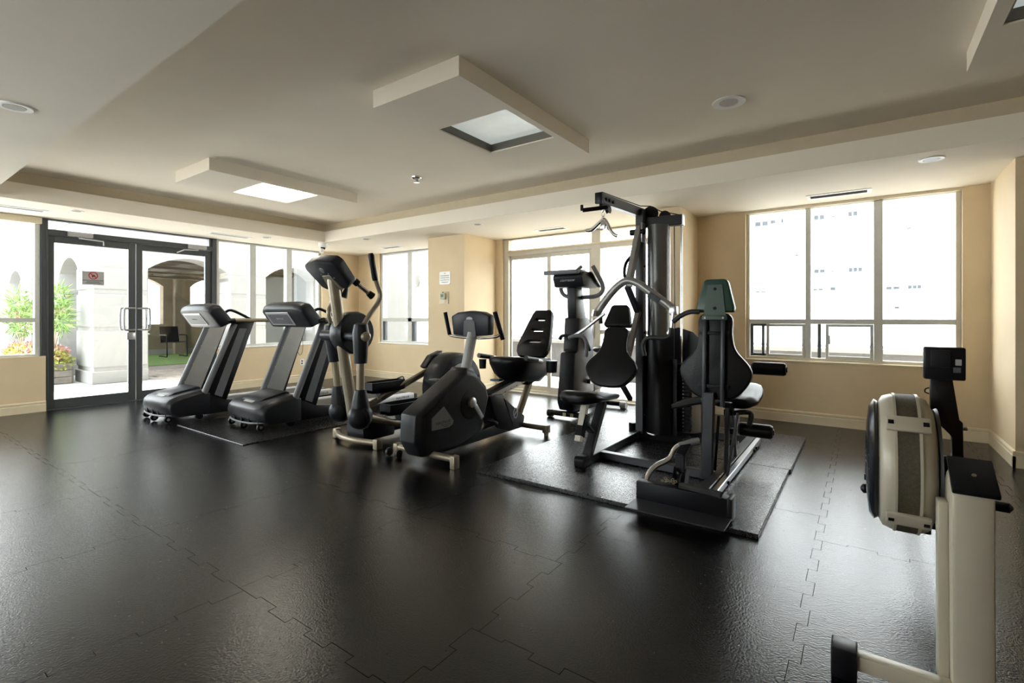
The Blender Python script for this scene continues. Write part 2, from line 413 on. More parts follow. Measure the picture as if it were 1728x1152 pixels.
# window_2: three lights right of the doors
w2 = window('window_2')
yy = [3.705, 4.29, 4.95, WA1]
bars('window_frame', [(XF0, XF1, 3.705, 3.745, SILL, ZS), (XF0, XF1, WA1 - .05, WA1, SILL, ZS), (XF0, XF1, 3.745, WA1 - .05, SILL, SILL + .04), (XF0, XF1, 3.745, WA1 - .05, ZS - .03, ZS)], GREYAL, w2)
for m_ in (4.29, 4.95): bars('mullion', [(XF0, XF1 + .015, m_ - .05, m_ + .05, SILL + .04, ZS - .03)], GREYAL, w2)
for a, b in ((3.745, 4.24), (4.34, 4.90), (5.0, WA1 - .05)): paneX(w2, a, b, SILL + .04, ZS - .03)
MB().box(XA - .04, XA + .012, 3.705, WA1, SILL - .02, SILL + .004).build('window_sill', WHITEP, w2, bevel=.004)
# door_1: dark double door with transom
d1 = window('door_1')
bars('door_frame', [(XF0, XF1 + .02, 1.605, 1.652, SILL + .005, ZS), (XF0, XF1 + .02, 1.652, 1.675, 0, ZS), (XF0, XF1 + .02, 3.64, 3.705, 0, ZS), (XF0, XF1 + .02, 1.675, 3.64, 2.272, 2.342), (XF0, XF1, 1.675, 3.64, ZS - .012, ZS)], DARKAL, d1)
paneX(d1, 1.675, 3.60, 2.342, ZS - .012)
bars('transom_post', [(XF0, XF1, 3.60, 3.64, 2.342, ZS - .012)], DARKAL, d1)
def leaf(y0, y1, hinge_left):
    lf = bars('door_leaf', [(XA - .11, XA - .06, y0, y0 + .06, .008, 2.268), (XA - .11, XA - .06, y1 - .085, y1, .008, 2.268), (XA - .11, XA - .06, y0 + .06, y1 - .085, .008, .128), (XA - .11, XA - .06, y0 + .06, y1 - .085, 2.18, 2.268)] if hinge_left else
              [(XA - .11, XA - .06, y0, y0 + .075, .008, 2.268), (XA - .11, XA - .06, y1 - .085, y1, .008, 2.268), (XA - .11, XA - .06, y0 + .075, y1 - .085, .008, .128), (XA - .11, XA - .06, y0 + .075, y1 - .085, 2.18, 2.268)], DARKAL, d1)
    g0 = y0 + (.06 if hinge_left else .075)
    MB().box(XA - .088, XA - .082, g0, y1 - .085, .128, 2.18).build('pane', GLASS, lf, smooth=False)
    hy = y1 - .02 if hinge_left else y0 + .02; sgn = -1 if hinge_left else 1
    for sx, x0 in ((1, XA - .06), (-1, XA - .11)):
        xo = x0 + sx * .055
        pts = [(x0, hy, 1.02), (xo, hy + sgn * .01, 1.02), (xo, hy + sgn * .10, 1.02), (xo, hy + sgn * .13, 1.05), (xo, hy + sgn * .13, 1.30), (xo, hy + sgn * .10, 1.33), (xo, hy + sgn * .01, 1.33), (x0, hy, 1.33)]
        MB().tube(spline(pts, 4), .013, 8).build('pull_handle', mat('brushed_handle_steel', (.30, .30, .31), .35, .6), lf)
    return lf
l1 = leaf(1.68, 2.622, True); l2 = leaf(2.630, 3.635, False)
MB().box(XA - .06, XA - .045, 2.515, 2.615, .88, .985).build('lock_plate', STEELG, l1, bevel=.003)
MB().box(XA - .20, XA + .004, DA0 + .01, DA1 - .01, -.10, .006).build('threshold', DARKAL, d1, bevel=.003, bseg=1)
def closer(y0, y1, sgn):
    c = MB().box(XA - .02, XA + .03, y0, y1, 2.275, 2.335).build('door_closer', SILVP, d1, bevel=.008)
    ym = (y0 + y1) / 2
    MB().lathe([(.018, 0), (.018, .03)], (XA + .0, ym, 2.25), (0, 0, 1), 12).tube([(XA + .02, ym, 2.255), (XA + .10, ym + sgn * .22, 2.235), (XA - .05, ym + sgn * .26, 2.20)], .009, 8).build('closer_arm', SILVP, c)
closer(1.86, 2.12, 1); closer(3.28, 3.54, -1)
# sticker sign on the door glass
sg = thing('door_sign', (XA - .081, 2.10, 1.62), 'small grey sign with red prohibition circle stuck on the glass door', 'sign')
yA = onX(138.5, 470, XA - .08).y; yB_ = onX(175.5, 470, XA - .08).y; zA = onX(157, 458, XA - .08).z; zB = onX(157, 480.5, XA - .08).z
sg.location = (XA - .081, (yA + yB_) / 2, (zA + zB) / 2); hw = (yB_ - yA) / 2; hh = (zA - zB) / 2
MB().box(0, .002, -hw, hw, -hh, hh).build('sign_plate', SILVP, sg, smooth=False)
plate([(p[0], p[1]) for p in circ(0, .035, .052, 28)], [circ(0, .035, .040, 28)], 'x', .002, .0032).build('prohibition_ring', REDINK, sg, smooth=False)
MB().beam((.0026, -.030, .063), (.0026, .030, .007), .001, .012).build('prohibition_bar', REDINK, sg, smooth=False)
MB().prism([(-.012, .012), (.002, .012), (.006, .03), (.016, .026), (.022, .012), (.028, .014), (.018, .042), (.004, .046), (-.008, .05), (-.016, .04)], 'x', .002, .0028).build('figure_mark', INK, sg, smooth=False)
for k, (wd, zz) in enumerate(((.115, -.032), (.07, -.051), (.085, -.068))): MB().box(.002, .0028, -wd, wd, zz - .0045, zz + .0045).build('print_line', GREYP, sg, smooth=False)

# windows on wall B
YF0, YF1 = YB + .05, YB + .14
def paneY(parent, x0, x1, z0, z1, m=GLASS, y=YB + .10): return MB().box(x0, x1, y, y + .006, z0, z1).build('pane', m, parent, smooth=False)
w3 = window('window_3')
bars('window_frame', [(W3a, W3a + .06, YF0, YF1, SILL, ZS), (W3b - .06, W3b, YF0, YF1, SILL, ZS), (W3a + .06, W3b - .06, YF0, YF1, SILL, SILL + .04), (W3a + .06, W3b - .06, YF0, YF1, ZS - .03, ZS)], GREYAL, w3)
bars('transom_bar', [(W3a + .06, W3b - .06, YF0, YF1, 1.12, 1.19)], GREYAL, w3)
mx = -7.04; bars('mullion', [(mx - .055, mx + .055, YF0, YF1, SILL + .04, ZS - .03)], GREYAL, w3)
for a, b in ((W3a + .06, mx - .055), (mx + .055, W3b - .06)):
    paneY(w3, a, b, 1.19, ZS - .03); paneY(w3, a, b, SILL + .04, 1.12)
bars('sash_frame', [(W3a + .06, W3a + .11, YF0 + .02, YF1 - .01, SILL + .04, 1.12), (mx + .055, mx + .11, YF0 + .02, YF1 - .01, SILL + .04, 1.12)], DARKAL, w3)
MB().box(W3a, W3b, YB - .012, YB + .05, SILL - .02, SILL + .003).build('window_sill', WHITEP, w3, bevel=.004)
w4 = window('window_4')
X4 = [onY(x, 400, YF0).x for x in (1265, 1359, 1368, 1474.5, 1490, 1613)]
ZT, ZB = 1.125, 1.18
bars('window_frame', [(W4a, X4[0], YF0, YF1, SILL, ZS), (X4[5], W4b, YF0, YF1, SILL, ZS), (X4[0], X4[5], YF0, YF1, SILL, SILL + .035), (X4[0], X4[5], YF0, YF1, ZS - .035, ZS)], BEIGEAL, w4)
bars('mullion', [(X4[1], X4[2], YF0, YF1, SILL + .035, ZS - .035)], GREYAL, w4); bars('mullion', [(X4[3], X4[4], YF0 - .01, YF1, SILL + .035, ZS - .035)], GREYAL, w4)
for a, b in ((X4[0], X4[1]), (X4[2], X4[3]), (X4[4], X4[5])):
    bars('transom_bar', [(a, b, YF0, YF1, ZT, ZB)], GREYAL, w4)
    paneY(w4, a, b, ZB, ZS - .035); paneY(w4, a, b, SILL + .035, ZT)
# sliding sashes behind the lower lights
s0, s1 = onY(1296, 560, YF0).x, onY(1364, 560, YF0).x
def sash(x0, x1, y, m):
    return bars('sliding_sash', [(x0, x0 + .03, y, y + .025, SILL + .036, ZT - .001), (x1 - .03, x1, y, y + .025, SILL + .036, ZT - .001), (x0 + .03, x1 - .03, y, y + .025, SILL + .036, SILL + .066), (x0 + .03, x1 - .03, y, y + .025, ZT - .03, ZT - .001)], m, w4, .002)
sash(X4[0] + .002, onY(1297, 560, YF0).x, YB + .112, DARKAL)
sash(onY(1293, 560, YF0).x, X4[1] - .002, YB + .058, GREYAL)
bars('sash_stile', [(onY(1284, 560, YF0).x, onY(1288.5, 560, YF0).x, YB + .112, YB + .137, SILL + .036, ZT - .001)], DARKAL, w4, .002)
bars('sash_stile', [(onY(1379, 560, YF0).x, onY(1385, 560, YF0).x, YB + .112, YB + .137, SILL + .036, ZT - .001)], DARKAL, w4, .002)
sash(onY(1393, 560, YF0).x, X4[3] - .002, YB + .058, GREYAL)
for x in (1399, 1471): 
    xx = onY(x, 575, YF0).x; MB().box(xx - .008, xx + .012, YB + .04, YB + .058, .9, 1.0).build('sash_latch', SILVP, w4, bevel=.003)
MB().box(W4a, W4b, YB - .012, YB + .05, SILL - .02, SILL + .003).build('window_sill', TRIM, w4, bevel=.004)
MB().box(W4a, W4b, YB + .002, YB + .05, ZS - .03, ZS).build('head_trim', TRIM, w4, smooth=False)
# added_rear_window: unseen, added behind the camera so light enters from the rear
w5 = window('added_rear_window')
bars('window_frame', [(-6.3, -6.24, YN - .14, YN - .05, SILL, ZS), (-3.16, -3.1, YN - .14, YN - .05, SILL, ZS), (-6.24, -3.16, YN - .14, YN - .05, SILL, SILL + .04), (-6.24, -3.16, YN - .14, YN - .05, ZS - .03, ZS)], GREYAL, w5)
bars('mullion', [(-4.73, -4.67, YN - .14, YN - .05, SILL + .04, ZS - .03)], GREYAL, w5)
for a, b in ((-6.24, -4.73), (-4.67, -3.16)): paneY(w5, a, b, SILL + .04, ZS - .03, GLASS, YN - .10)
# door_2: sliding terrace door with warm transom
d2 = window('door_2')
XP = [onY(x, 450, YF0).x for x in (858, 922.5, 928.5, 998, 1013)]
TRZ0, TRZ1 = 2.20, 2.275
bars('door_frame', [(P0, XP[0], YF0, YF1, 0, ZS), (XP[3], XP[4], YF0 - .005, YF1, 0, ZS - .02), (P1 - .05, P1, YF0, YF1, 0, ZS), (XP[0], P1 - .05, YF0, YF1, TRZ0, TRZ1), (XP[0], XP[3], YF0, YF1, -.005, .05), (XP[4], P1 - .05, YF0, YF1, -.005, .05), (XP[0], P1 - .05, YF0, YF1, ZS - .02, ZS)], BEIGEAL, d2)
bars('head_rail', [(XP[0], P1 - .05, YF0 - .025, YF0, TRZ1 - .015, TRZ1 + .012)], TRIM, d2)
for a, b in ((XP[0], XP[3]), (XP[4], P1 - .05)): paneY(d2, a, b, TRZ1, ZS - .02, WARMG)
bars('sliding_leaf', [(XP[0] + .002, XP[0] + .028, YB + .105, YB + .13, .05, TRZ0), (XP[1] - .02, XP[1] + .03, YB + .105, YB + .13, .05, TRZ0), (XP[0] + .028, XP[1] - .02, YB + .105, YB + .13, .05, .12), (XP[0] + .028, XP[1] - .02, YB + .105, YB + .13, TRZ0 - .06, TRZ0)], BEIGEAL, d2)
bars('sliding_leaf', [(XP[1], XP[2], YB + .06, YB + .09, .05, TRZ0), (XP[3] - .045, XP[3], YB + .06, YB + .09, .05, TRZ0), (XP[2], XP[3] - .045, YB + .06, YB + .09, .05, .12), (XP[2], XP[3] - .045, YB + .06, YB + .09, TRZ0 - .06, TRZ0)], BEIGEAL, d2)
paneY(d2, XP[0] + .028, XP[1] - .02, .12, TRZ0 - .06, GLASS, YB + .115); paneY(d2, XP[2], XP[3] - .045, .12, TRZ0 - .06, GLASS, YB + .072)
bars('transom_bar', [(XP[4], P1 - .05, YF0, YF1, .96, 1.02)], BEIGEAL, d2)
paneY(d2, XP[4], P1 - .05, 1.02, TRZ0); paneY(d2, XP[4], P1 - .05, .05, .96)
xh = onY(994, 575, YF0).x
MB().tube([(xh, YB + .06, .95), (xh, YB + .02, .96), (xh, YB + .02, 1.14), (xh, YB + .06, 1.15)], .012, 8).build('pull_handle', BLKST, d2)
xh2 = onY(1001, 575, YF0).x; MB().box(xh2 - .02, xh2 + .02, YF0 - .02, YF0 - .005, .90, 1.20).build('lock_plate', STEELG, d2, bevel=.004)
MB().box(P0, P1, YB + .0, YB + .05, -.01, .018).build('threshold', BEIGEAL, d2, bevel=.004)

# ================================================================== OUTSIDE
tag(MB().box(-40, XA - T + .12, -14, 30, -.20, -.02).build('courtyard_paving', PAVE, smooth=False), kind='structure')
tg = tag(MB().box(XA - T + .12, 30, YB + .14, 9.0, -.20, -.03).build('terrace_gravel', GRAVEL, smooth=False), kind='structure')
tag(MB().box(XA - T - .3, XE + .6, YN - .6, YB + T + .3, 3.3, 3.6).build('roof', CONC, smooth=False), kind='structure')
tag(MB().box(XA - T, XE + .2, YB + .02, YB + T, ZS, 3.3).box(XA - T, XA - .02, YN, YB + .02, ZS, 3.3).build('wall_upper', STUCCO, smooth=False), kind='structure')

# ---- arcade building beyond the courtyard
ab = thing('arcade_building', (-11.35, 2.84, 0), 'white stucco arcade building with arched openings across the courtyard', 'building')
def seg_arch(a, b, zs, zt, n=12):
    """points of a segmental arch from (b,0) up, over and down to (a,0)"""
    h = zt - zs; c = (b - a) / 2; R = (c * c + h * h) / (2 * h); zc = zt - R; m = (a + b) / 2; t0 = math.asin(c / R)
    return [(m + R * math.sin(t0 - 2 * t0 * k / n), zc + R * math.cos(t0 - 2 * t0 * k / n)) for k in range(n + 1)]
def arch_outline(lo, hi, top, arches):
    """outline of a wall from lo to hi with arched openings reaching the ground"""
    pts = [(hi, top), (lo, top), (lo, 0)]
    for a, b, zs, zt in arches:
        pts += [(a, 0)] + list(reversed(seg_arch(a, b, zs, zt))) + [(b, 0)]
    pts += [(hi, 0)]; return pts
fr = [(3.67, 5.17, 2.17, 2.43), (5.99, 7.35, 2.15, 2.43), (8.2, 9.6, 2.15, 2.43), (10.45, 11.9, 2.15, 2.43)]
loc = lambda L: [(y - 2.84, z) for y, z in L]
def wall_from(outline, axis, a0, a1, nm, m):
    return plate(outline, [], axis, a0, a1).build(nm, m, ab, smooth=False)
wall_from([(y - 2.84, z - .02) for y, z in arch_outline(2.84, 8.6, 16.0, fr[:2])], 'x', -.55, 0, 'arcade_wall', STUCCO)  # arcade walls raised far above view to cut skylight in the courtyard
sd = [(-23.4, -21.9, 2.12, 2.42), (-21.0, -19.6, 2.12, 2.42), (-18.4, -17.0, 2.12, 2.42), (-15.95, -14.6, 2.12, 2.42), (-13.6, -12.3, 2.12, 2.42)]
wall_from([(x + 11.35, z - .02) for x, z in arch_outline(-26.0, -11.90, 16.0, sd)], 'y', 0, .9, 'arcade_wall', STUCCO)
# pier blocks with recessed grooves
bands = [(-.02, .21, .035), (.28, .95, .02), (1.02, 1.63, .02), (1.72, 2.12, .02)]
def pier(x0, x1, y0, y1):
    for z0, z1, e in bands: MB().box(x0 - e + 11.35, x1 + e + 11.35, y0 - e - 2.84, y1 + e - 2.84, z0, z1).build('pier_block', STUCCO, ab, bevel=.012, bseg=1)
pier(-12.29, -11.355, 2.835, 3.64)
for a, b in ((5.17, 5.99), (7.35, 8.5)): pier(-11.885, -11.355, a + .015, b - .015)
for a, b in ((-14.6, -13.6), (-17.0, -15.95), (-19.6, -18.4)): pier(a + .015, b - .015, 2.835, 3.725)
MB().box(-.55 + .0, .05, -.05, 5.76, 3.06, 3.12).build('string_course', STUCCO, ab, smooth=False)
MB().box(-14.6, -.55, -.05, .0, 3.06, 3.12).build('string_course', STUCCO, ab, smooth=False)
# portico inside: ceiling boards, beams, back wall with openings
MB().box(-7.8, -.55, .9, 5.76, 2.62, 2.8).build('portico_ceiling', WOODC, ab, smooth=False)
for k in range(5): MB().box(-7.6, -.6, 1.2 + k * 1.05, 1.32 + k * 1.05, 2.50, 2.62).build('ceiling_beam', WOODC, ab, smooth=False)
for k in range(4): MB().box(-1.6 - k * 1.7, -1.48 - k * 1.7, .95, 5.7, 2.44, 2.50).build('ceiling_beam', WOODC, ab, smooth=False)
bo = [(4.5, 6.45, 2.22, 2.55), (7.25, 8.4, 2.22, 2.5)]
holes = []
for a, b, zs, zt in bo: holes.append([(y - 2.84, z) for y, z in ([(a, .98), (b, .98)] + seg_arch(a, b, zs, zt))])
plate([(.9, -.02), (5.76, -.02), (5.76, 2.62), (.9, 2.62)], holes, 'x', -7.6, -7.3).build('back_wall', mat('portico_wall', (.27, .22, .16), .9, var=.06), ab, smooth=False)
MB().box(-7.3, -7.27, .9, 5.76, 0, .16).build('back_skirting', STUCG, ab, smooth=False)
for y in (6.87,): MB().box(-7.3, -7.1, y - .15 - 2.84, y + .15 - 2.84, 0, 2.5).build('back_pilaster', mat('portico_wall', (.27, .22, .16)), ab, smooth=False)
wall_from([(x + 11.35, z - .02) for x, z in arch_outline(-19.2, -7.0, 12.0, [(-9.38, -8.3, 2.02, 2.30)])], 'y', 5.76, 6.2, 'arcade_wall', STUCCO)
MB().box(1.97, 3.05, 6.1, 6.11, 2.0, 2.3).build('arch_head_glass', GREYAL, ab, smooth=False)
for x0, x1, z0, z1 in ((-19.9, -18.9, 3.4, 3.95), (-17.0, -16.0, 3.4, 3.95)):
    f = MB().box(x0 + 11.35, x1 + 11.35, -.02, .03, z0, z1).build('upper_window', GREYAL, ab, smooth=False)
    MB().box(x0 + .08 + 11.35, x1 - .08 + 11.35, -.03, -.02, z0 + .08, z1 - .08).build('window_pane', FGLASS, f, smooth=False)
# wall lantern on the side arcade
ln = thing('wall_lantern', (-17.6, 2.80, 2.55), 'dark grey box lantern fixed to the arcade wall above the planter', 'lantern')
MB().box(-.09, .09, -.20, .04, .05, .30).build('lantern_body', GREYAL, ln, bevel=.01); MB().lathe([(.02, 0), (.05, .08), (.05, .14)], (0, -.1, -.08), (0, 0, 1), 12).build('lantern_tip', WHITEP, ln)
# pavers before the turf, turf, chair and table in the portico
pv = tag(empty('courtyard_pavers', (0, 0, 0)), kind='structure')
n = 0
for i in range(10):
    for j in range(5):
        x = -14.3 + i * .34; y = 3.72 + j * .42 + (.21 if i % 2 else 0)
        MB().box(x, x + .32, y, y + .40, -.02, -.008 + random.uniform(0, .004)).build('paver', PAVER, pv, smooth=False)
tag(MB().box(-18.55, -14.45, 3.9, 8.5, -.02, -.004).build('artificial_turf', TURF, smooth=False), 'rectangle of bright green artificial turf under the arcade', 'turf')
ch = thing('patio_chair', (-17.3, 6.25, -.0035), 'black metal patio chair with sling back standing on the turf', 'chair')
for sy in (-.27, .27):
    MB().tube(spline([(-.28, sy, .015), (-.10, sy, .02), (.26, sy, .015), (.30, sy, .10), (.26, sy, .60), (.18, sy, .66), (-.26, sy, .66)], 5), .018, 8).build('side_frame', BLKST, ch)
MB().beam((-.26, 0, .42), (.24, 0, .46), .50, .02, (0, 1, 0)).build('seat', BLACKP, ch); MB().beam((-.24, 0, .42), (-.36, 0, .92), .50, .02, (0, 1, 0)).build('backrest', BLACKP, ch)
tb = thing('patio_table', (-17.6, 5.35, -.0035), 'small round white patio table beside the black chair', 'table')
MB().lathe([(.36, 0), (.38, .012), (.36, .025)], (0, 0, .69), (0, 0, 1), 28).build('table_top', WHITEP, tb); MB().tube([(0, 0, .02), (0, 0, .69)], .025, 10).build('table_leg', WHITEP, tb); MB().lathe([(.22, 0), (.05, .03)], (0, 0, 0)).build('table_base', WHITEP, tb)
# planter with oleanders and bedding
pl = thing('planter_box', (-13.35, 2.44, -.02), 'long weathered grey planter box standing against the arcade', 'planter')
for k in range(3): MB().box(-1.5, 1.45, -.25, -.22, .01 + k * .125, .125 + k * .125).box(1.42, 1.45, -.22, .22, .01 + k * .125, .125 + k * .125).build('planter_board', PLANTW, pl, bevel=.004, bseg=1)
MB().box(-1.5, 1.42, -.22, .25, .0, .34).build('planter_core', PLANTW, pl, smooth=False)
def leaves(mb, c, R, nn, L, W, up=.3):
    for _ in range(nn):
        while True:
            d = Vector((random.uniform(-1, 1), random.uniform(-1, 1), random.uniform(-1, 1)))
            if .05 < d.length < 1: break
        p = Vector(c) + Vector((d.x * R[0], d.y * R[1], d.z * R[2]))
        dr = (Vector((d.x, d.y, d.z + up)) + Vector((random.gauss(0, .5), random.gauss(0, .5), random.gauss(0, .5)))).normalized()
        sd_ = dr.cross(Vector((random.gauss(0, 1), random.gauss(0, 1), random.gauss(0, 1)))).normalized(); l = L * random.uniform(.7, 1.2); w_ = W * random.uniform(.7, 1.2)
        b = p + dr * l * .5 + dr.cross(sd_) * .01
        mb.add([p, b + sd_ * w_, p + dr * l, b - sd_ * w_], [(0, 1, 2, 3)])
    return mb
def oleander(x, y, h, label):
    o = thing('oleander_shrub', (x, y, .30), label, 'shrub')
    mb = MB(); tips = []
    for k in range(6):
        a = k * 1.05 + random.uniform(-.2, .2); e = Vector((math.cos(a) * .34, math.sin(a) * .12, h * random.uniform(.62, .95))); tips.append(e)
        mb.tube(spline([(0, 0, -.02), (e.x * .2, e.y * .2, e.z * .4), e], 4), [.020 - .0018 * q for q in range(9)], 6)
    mb.build('stems', BARK, o)
    lf = MB()
    for e in tips: leaves(lf, e, (.26, .12, .30), 130, .17, .014)
    tag(lf.build('foliage', LEAF, o, smooth=False), kind='stuff')
    fb = MB()
    for e in tips[:4]: leaves(fb, e + Vector((0, 0, .12)), (.15, .15, .12), 16, .05, .022)
    tag(fb.build('blossoms', BLOOM, o, smooth=False), kind='stuff')
oleander(-12.02, 2.42, 1.30, 'tall oleander shrub seen through the left glass door')
oleander(-14.3, 2.40, 1.25, 'tall oleander shrub seen through the window beside the doors')
def bedding(x0, x1, y, label):
    o = thing('bedding_plants', ((x0 + x1) / 2, y, .30), label, 'flowers')
    lf = MB(); fb = MB(); hw_ = (x1 - x0) / 2
    for k in range(10):
        c = (-hw_ + (k + .5) * 2 * hw_ / 10, random.uniform(-.06, .06), .12)
        leaves(lf, c, (.17, .27, .22), 170, .080, .028); leaves(fb, (c[0], c[1], .24), (.17, .25, .15), 60, .050, .026)
    tag(lf.build('foliage', LEAF2, o, smooth=False), kind='stuff'); tag(fb.build('blossoms', BLOOM, o, smooth=False), kind='stuff')
bedding(-13.2, -11.84, 2.42, 'low flowering bedding plants spilling over the end of the planter')
bedding(-14.85, -13.3, 2.42, 'low pink bedding plants filling the planter below the window')
# ---- terrace parapet and white tower beyond
pp = thing('terrace_parapet', (-3, 8.9, -.03), 'low grey concrete parapet wall along the gravel terrace', 'wall')
MB().box(-3.6, 30, -.02, .18, 0, .70).build('parapet_wall', CONC, pp, smooth=False); MB().box(-3.6, 30, -.06, .22, .70, .76).build('coping', STUCCO, pp, smooth=False)
pp2 = thing('roof_edge_wall', (0, 18, -8), 'long white roof edge wall with dark capping beyond the terrace', 'wall')
MB().box(-30, 50, 0, .3, 0, 8.28).build('edge_wall', STUCCO, pp2, smooth=False); MB().box(-30, 50, -.05, .35, 8.28, 8.36).build('capping', CONC, pp2, smooth=False)
tw = thing('tower_block', (0, 46, -10), 'tall overexposed white apartment tower seen through the right window', 'building')
MB().box(-34, 60, 0, 12, 0, 60).build('facade', FACADE, tw, smooth=False)
def tw_win(x0, y0, x1, y1, nn=1):
    a = onY(x0, y0, 46); b = onY(x1, y1, 46); wd = (b.x - a.x) / nn
    for k in range(nn): MB().box(a.x + k * wd + .08 * wd, a.x + (k + .86) * wd, -.04, 0, min(a.z, b.z) + 10, max(a.z, b.z) + 10).build('window_pane', FGLASS, tw, smooth=False)
wk = lambda x, y: (1250 + x / 4.547, 330 + y / 4.547)
for x0, y0, x1, y1, nn in ((108, 205, 215, 228, 2), (225, 190, 272, 212, 1), (308, 180, 330, 208, 1), (560, 155, 645, 180, 2), (690, 160, 730, 164, 1), (820, 125, 900, 152, 2), (560, 568, 650, 590, 2), (690, 578, 720, 586, 1), (825, 555, 935, 580, 3), (553, 715, 635, 726, 2), (685, 702, 732, 726, 1), (110, 735, 195, 742, 2), (410, 730, 450, 736, 1), (1110, 700, 1225, 718, 2), (1280, 688, 1390, 712, 3), (1178, 850, 1222, 868, 1), (1270, 247, 1312, 253, 1), (420, 452, 445, 462, 1)):
    tw_win(*wk(x0, y0), *wk(x1, y1), nn)

# ================================================================== CEILING THINGS
def light_box(x0, x1, y0, y1, ox0, ox1, oy0, oy1, label, dm, flush=False):
    o = thing('ceiling_light_box', ((x0 + x1) / 2, (y0 + y1) / 2, ZC), label, 'ceiling light')
    cx, cy = (x0 + x1) / 2, (y0 + y1) / 2; zb = 2.668 - ZC
    L = lambda a, b, c, d: [(a - cx, c - cy), (b - cx, c - cy), (b - cx, d - cy), (a - cx, d - cy)]
    plate(L(x0, x1, y0, y1), [L(ox0, ox1, oy0, oy1)], 'z', zb, 0).build('housing', CEIL, o, smooth=False)
    zr = zb + (.03 if flush else .07); t = .012
    f = MB()
    for a, b, c, d in ((ox0, ox0 + t, oy0, oy1), (ox1 - t, ox1, oy0, oy1), (ox0 + t, ox1 - t, oy0, oy0 + t), (ox0 + t, ox1 - t, oy1 - t, oy1)): f.box(a - cx + .0, b - cx, c - cy, d - cy, zb + .012, zr + .01)
    f.build('light_frame', TRIM if flush else mat('bronze_frame', (.12, .11, .085), .5), o, smooth=False)
    MB().box(ox0 + t - cx, ox1 - t - cx, oy0 + t - cy, oy1 - t - cy, zr, zr + .01).build('diffuser', dm, o, smooth=False)
    return o
light_box(-6.08, -5.28, 2.22, 3.975, -6.0, -5.325, 2.78, 3.445, 'plaster ceiling light box glowing bright above the treadmills', DIFF_ON, True)
light_box(-2.79, -1.99, 2.235, 3.98, -2.70, -2.045, 2.79, 3.46, 'plaster ceiling light box with faintly glowing pale panel above the exercise bikes', DIFF_DIM)
light_box(.512, 1.31, 2.235, 3.975, .578, 1.25, 2.79, 3.45, 'plaster ceiling light box above the rowing machine', DIFF_DIM)
def downlight(x, y, z, label, r=.075, nm='recessed_downlight'):
    o = thing(nm, (x, y, z), label, 'downlight', None)
    MB().lathe([(r * .62, -.001), (r * .66, -.007), (r * .95, -.008), (r, -.003), (r, .0)], (0, 0, 0), (0, 0, 1), 28).build('trim_ring', WHITEP, o)
    MB().lathe([(.001, -.0075), (r * .6, -.0075), (r * .6, 0)], (0, 0, 0), (0, 0, 1), 24).build('lamp', LAMPIN, o)
    return o
downlight(.457, 5.173, ZS, 'white recessed downlight in the soffit before the wide window', .085)
downlight(-4.275, 5.184, ZS, 'recessed downlight in the soffit beside the sign pier')
downlight(-6.556, 5.112, ZS, 'recessed downlight in the soffit beside the security camera')
downlight(-7.65, 1.75, ZS, 'recessed downlight in the soffit above the double doors')
downlight(-7.72, 4.08, ZS, 'recessed downlight in the soffit above the second treadmill')
downlight(-4.17, .669, ZS, 'recessed downlight in the low soffit behind the treadmills', .085)
spk = thing('ceiling_speaker', (-.80, 3.878, ZC), 'round white ceiling speaker in the raised tray', 'speaker')
MB().lathe([(.06, -.004), (.10, -.012), (.115, -.008), (.115, 0)], (0, 0, 0), (0, 0, 1), 28).build('speaker_rim', WHITEP, spk); MB().lathe([(.001, -.008), (.065, -.008), (.065, 0)], (0, 0, 0), (0, 0, 1), 24).build('speaker_grille', SILVP, spk)
spr = thing('sprinkler_head', (-4.114, 3.902, ZC), 'small chrome sprinkler head on the raised ceiling', 'sprinkler')
MB().lathe([(.065, 0), (.062, -.012), (.035, -.03)], (0, 0, 0), (0, 0, 1), 20).build('escutcheon', CHROME, spr); MB().lathe([(.022, -.028), (.02, -.055), (.034, -.058), (.034, -.062)], (0, 0, 0), (0, 0, 1), 16).build('deflector', STEELG, spr)
def vent(x, y, lx, ly, label, rot=False):
    o = thing('air_vent', (x, y, ZS), label, 'air vent')
    hx, hy = lx / 2, ly / 2; t = .036
    MB().box(-hx, hx, -hy, -hy + t, -.008, 0).box(-hx, hx, hy - t, hy, -.008, 0).box(-hx, -hx + t, -hy + t, hy - t, -.008, 0).box(hx - t, hx, -hy + t, hy - t, -.008, 0).build('vent_frame', WHITEP, o, bevel=.002, bseg=1)
    nsl = 5
    MB().box(-hx + t, hx - t, -hy + t, hy - t, -.0015, 0).build('vent_back', LAMPIN, o, smooth=False)
    long_x = lx > ly
    for k in range(nsl):
        if long_x:
            yy_ = -hy + t + (k + .5) * (ly - 2 * t) / nsl; MB().beam((-hx + t, yy_, -.004), (hx - t, yy_, -.004), .010, .003, (0, 1, .6)).build('slat', SILVP, o, smooth=False)
        else:
            xx_ = -hx + t + (k + .5) * (lx - 2 * t) / nsl; MB().beam((xx_, -hy + t, -.004), (xx_, hy - t, -.004), .010, .003, (1, 0, .6)).build('slat', SILVP, o, smooth=False)
vent(-.20, 6.08, .56, .20, 'white linear air vent above the wide right window')
vent(-3.65, 6.10, .50, .18, 'linear air vent above the sliding terrace door')
vent(-6.96, 5.98, .50, .18, 'linear air vent above the small corner window')
vent(-8.0, 1.25, .17, .62, 'linear air vent above the window left of the doors')
vent(-8.0, 3.66, .17, .62, 'linear air vent above the windows beside the treadmills')
sc_ = thing('security_camera', (-7.53, 4.97, ZS), 'white dome security camera hanging under the soffit corner', 'camera')
